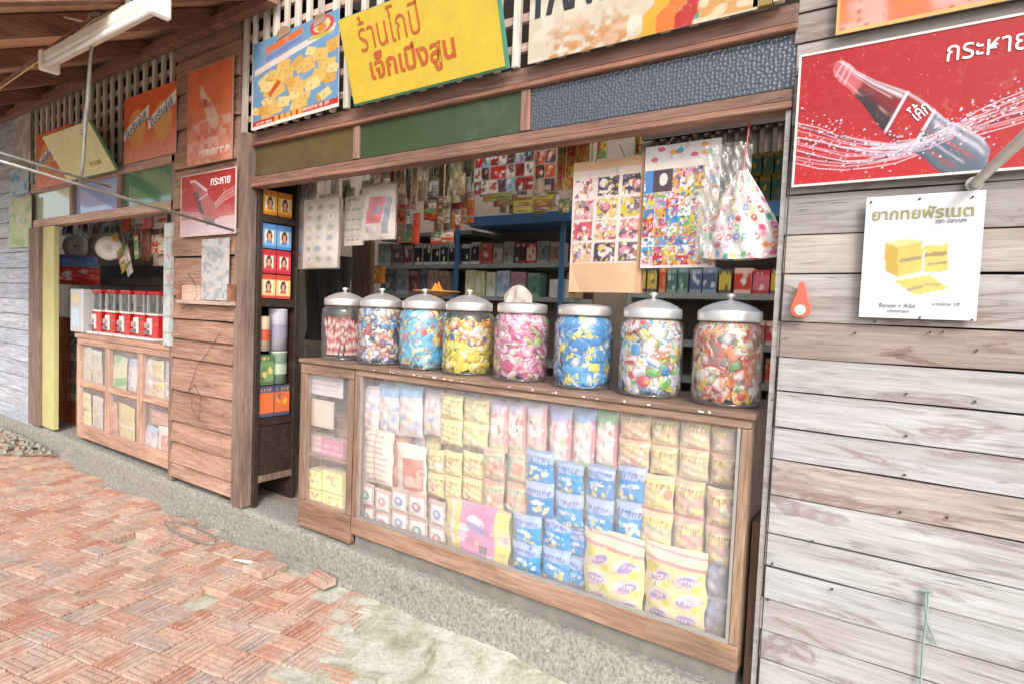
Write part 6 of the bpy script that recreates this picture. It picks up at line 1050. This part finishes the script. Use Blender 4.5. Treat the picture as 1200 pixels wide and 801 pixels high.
for z in (2.5, 2.85, 3.2): MB().box(-2.0, .5, 2.66, 2.699, z, z + .05).build('rail', 'dark_wood', rk, color=(1.5, 1.5, 1.6))
# ---- board leaning in the gap right of the big case
o = MB().box(-.428, -.405, .06, .30, .187, .75).build('leaning_board', 'case_wood_upright', color=(.6, .5, .42)); tag(o, 'brown board standing in the gap right of the big case', 'board')

# ---- inside the left shop
GL = 'goods hanging in the left shop'
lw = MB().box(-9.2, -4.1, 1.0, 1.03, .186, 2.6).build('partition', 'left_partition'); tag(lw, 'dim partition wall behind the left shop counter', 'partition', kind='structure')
ls = thing('wall_shelf', 'long dark wooden shelf behind the gumball machines', 'shelf', (F(130, 322, .6).x, .7, F(130, 330, .6).z)); MB().box(F(70, 322, .6).x, F(207, 322, .6).x, .56, .81, F(130, 334, .6).z, F(130, 326, .6).z).build('board', 'dark_wood', ls); MB().box(F(70, 322, .6).x, F(207, 322, .6).x, .80, .815, F(130, 325, .6).z, F(130, 309, .6).z).build('back_panel', 'dark_wood', ls)
ll = [(72, 86, 258, 276, ('6f8a78', 'c04038', '8fa090'), 'green and red pack'), (103, 116, 262, 300, ('b8a898', 'cfc4b8', '9a8c80'), 'tall grey-beige pack'), (120, 140, 262, 273, ('5f7868', '7f9484', '4a5f54'), 'dark green pack'), (121, 139, 274, 284, ('d0a03a', 'c98a2c', 'e0b860'), 'golden yellow pack'), (143, 152, 254, 272, ('c03a34', 'b8322f', 'd05a50'), 'bright red pack'), (154, 168, 250, 268, ('c9bcb0', 'a89c94', '8a8078'), 'grey white pack'), (166, 178, 250, 268, ('d8a0a0', 'c85a54', 'dcc8c0'), 'pink and red pack'), (179, 196, 250, 268, ('d8c8c4', 'c8a8a0', 'b85048'), 'white and red pack'), (166, 176, 272, 306, ('a85f4c', '8a4a3c', 'c08070'), 'reddish brown strip'), (178, 197, 275, 298, ('dcd3a0', 'c8463c', 'e6e0cc'), 'cream card with a red border'), (106, 118, 300, 312, ('8a7a6c', 'a89484', '6a5c50'), 'small brown pack'), (180, 196, 298, 312, ('b8a49a', 'c9bab0', '9a867c'), 'pale brown bundle')]
for i, (x0, x1, y0, y1, pal, lb) in enumerate(ll): hung('hanging_pack', lb + ' hanging in the left shop', 'packet', x0, x1, y0, y1, .45 + .03 * (i % 3), mosaic(18, 22, 2, 3, hexc(pal[0]), pal, i + 90, .05, 2), 'hang_print', GL, .014, top=2.3)
rr = random.Random(77); LP = (('c9b8a8', 'a89484', 'ddd0c4'), ('c8463c', 'e0b8ac', 'a83c34'), ('d9b84a', 'c8943c', 'e6d68c'), ('7f9a7c', 'a8bca0', '5f7a60'), ('b8c4cc', '90a4b4', 'd8dee0'))
for i in range(26):
    x0, y0 = rr.uniform(70, 188), rr.uniform(252, 292); k = rr.randrange(5); hung('hanging_pack', '%s pack, %s in the crowded row behind, %s side of the left shop' % (('beige', 'red', 'yellow', 'green', 'pale blue')[k], ('high', 'low')[y0 > 272], ('left', 'right')[x0 > 128]), 'packet', x0, x0 + rr.uniform(8, 14), y0, y0 + rr.uniform(10, 20), .66 + .03 * (i % 4), mosaic(12, 16, 2, 3, hexc(LP[k][0]), LP[k], i + 700, .05, 2), 'hang_print', 'crowded row of packs in the left shop', .014, top=2.3)
bt = MB().box(-6.5, -4.1, .46, .50, 2.30, 2.325).build('ceiling_batten', 'dark_wood'); tag(bt, 'dark ceiling board carrying the packs in the left shop', 'ceiling board')
for i, (px, py) in enumerate(((89, 289), (128, 291))):
    q = F(px, py, .42); t_ = thing('round_plate', 'round white plastic plate hanging in the left shop, %s' % ('left one over the red bag', 'right one')[i], 'plate', (q.x, .42, q.z)); R = .115
    m = MB().lathe([(0, .012), (R * .15, .012), (R * .2, .02), (R * .9, .014), (R, 0.002), (R * .97, 0), (0, 0)], 36); m.v = [(p_[0], -p_[2], p_[1]) for p_ in m.v]; m.build('disc', 'white_enamel', t_, local=True, smooth=True, color=(.95, .92, .88)); MB().tube([(0, -.03, 0), (0, -.013, 0)], .012, 10).build('hub', 'steel_pole', t_, local=True)
    MB().tube([(0, 0, R - .01), (0, 0, 2.3 - q.z)], .003, 5).build('string', 'rope', t_, local=True); t_.rotation_euler = (0, 0, math.radians(52))
hung('hanging_bag', 'red bag with a blue top hanging at the left of the left shop', 'bag', 74, 97, 299, 333, .32, bagcv('redbag', 3, 30, 30), 'bag_print', None, .05, top=2.3).rotation_euler = (0, 0, math.radians(48))
for i, (x0, x1, y0, y1, tl_, c) in enumerate(((143, 150, 288, 318, -.5, 'b8a058'), (150, 157, 285, 322, -.45, 'c9c4bc'), (158, 163, 272, 304, -.1, 'd3cf8a'))): hung('ribbon_strip', '%s of the slanting striped ribbon strips in the left shop' % ('leftmost', 'middle', 'rightmost')[i], 'ribbon', x0, x1, y0, y1, .36, mosaic(8, 30, 1, 7, hexc(c), (c, 'c4504c', 'e6e0d4', '7f9a5c'), i + 140, 0, 1), 'bag_print', 'ribbons in the left shop', .004, top=2.3, tilt=tl_)
# orange cabinet
q0, q1 = F(66, 430, .22), F(96, 430, .22); zc = F(78, 372, .22).z; cbx = thing('cabinet', 'orange-brown cabinet with a glass pane inside the left doorway', 'cabinet', ((q0.x + q1.x) / 2, .3, .186)); xg = F(79, 430, .22).x
MB().box(q0.x, q1.x, .25, .5, .187, zc).build('carcass', 'cabinet_orange', cbx, bevel=.003); edge_board(q0.x, xg, .22, .249, .187, zc, 'cabinet_orange', cbx, 'stile'); edge_board(xg + .001, q1.x, .22, .249, .187, .42, 'cabinet_orange', cbx, 'bottom_rail'); edge_board(xg + .001, q1.x, .22, .249, zc - .1, zc, 'cabinet_orange', cbx, 'top_rail'); cv = mosaic(18, 50, 2, 9, hexc('4a3a30'), ('8a6f58', '6f8a78', 'b88a5c', '7f6f88', 'a8584c', '54646c', 'c9b98a'), 77, .1, 2)
mkobj('stacked_packets', sheet('stacked_packets', cv, q1.x - xg - .004, zc - .1 - .42 - .002, .012), 'box_print', cbx).location = ((xg + q1.x) / 2 - cbx.location.x, .249 - .3, .421 - .186)
MB().add([(xg + .002, .228, .4205), (q1.x - .002, .228, .4205), (q1.x - .002, .228, zc - .1005), (xg + .002, .228, zc - .1005)], [(0, 1, 2, 3)]).build('pane', 'case_glass', cbx)
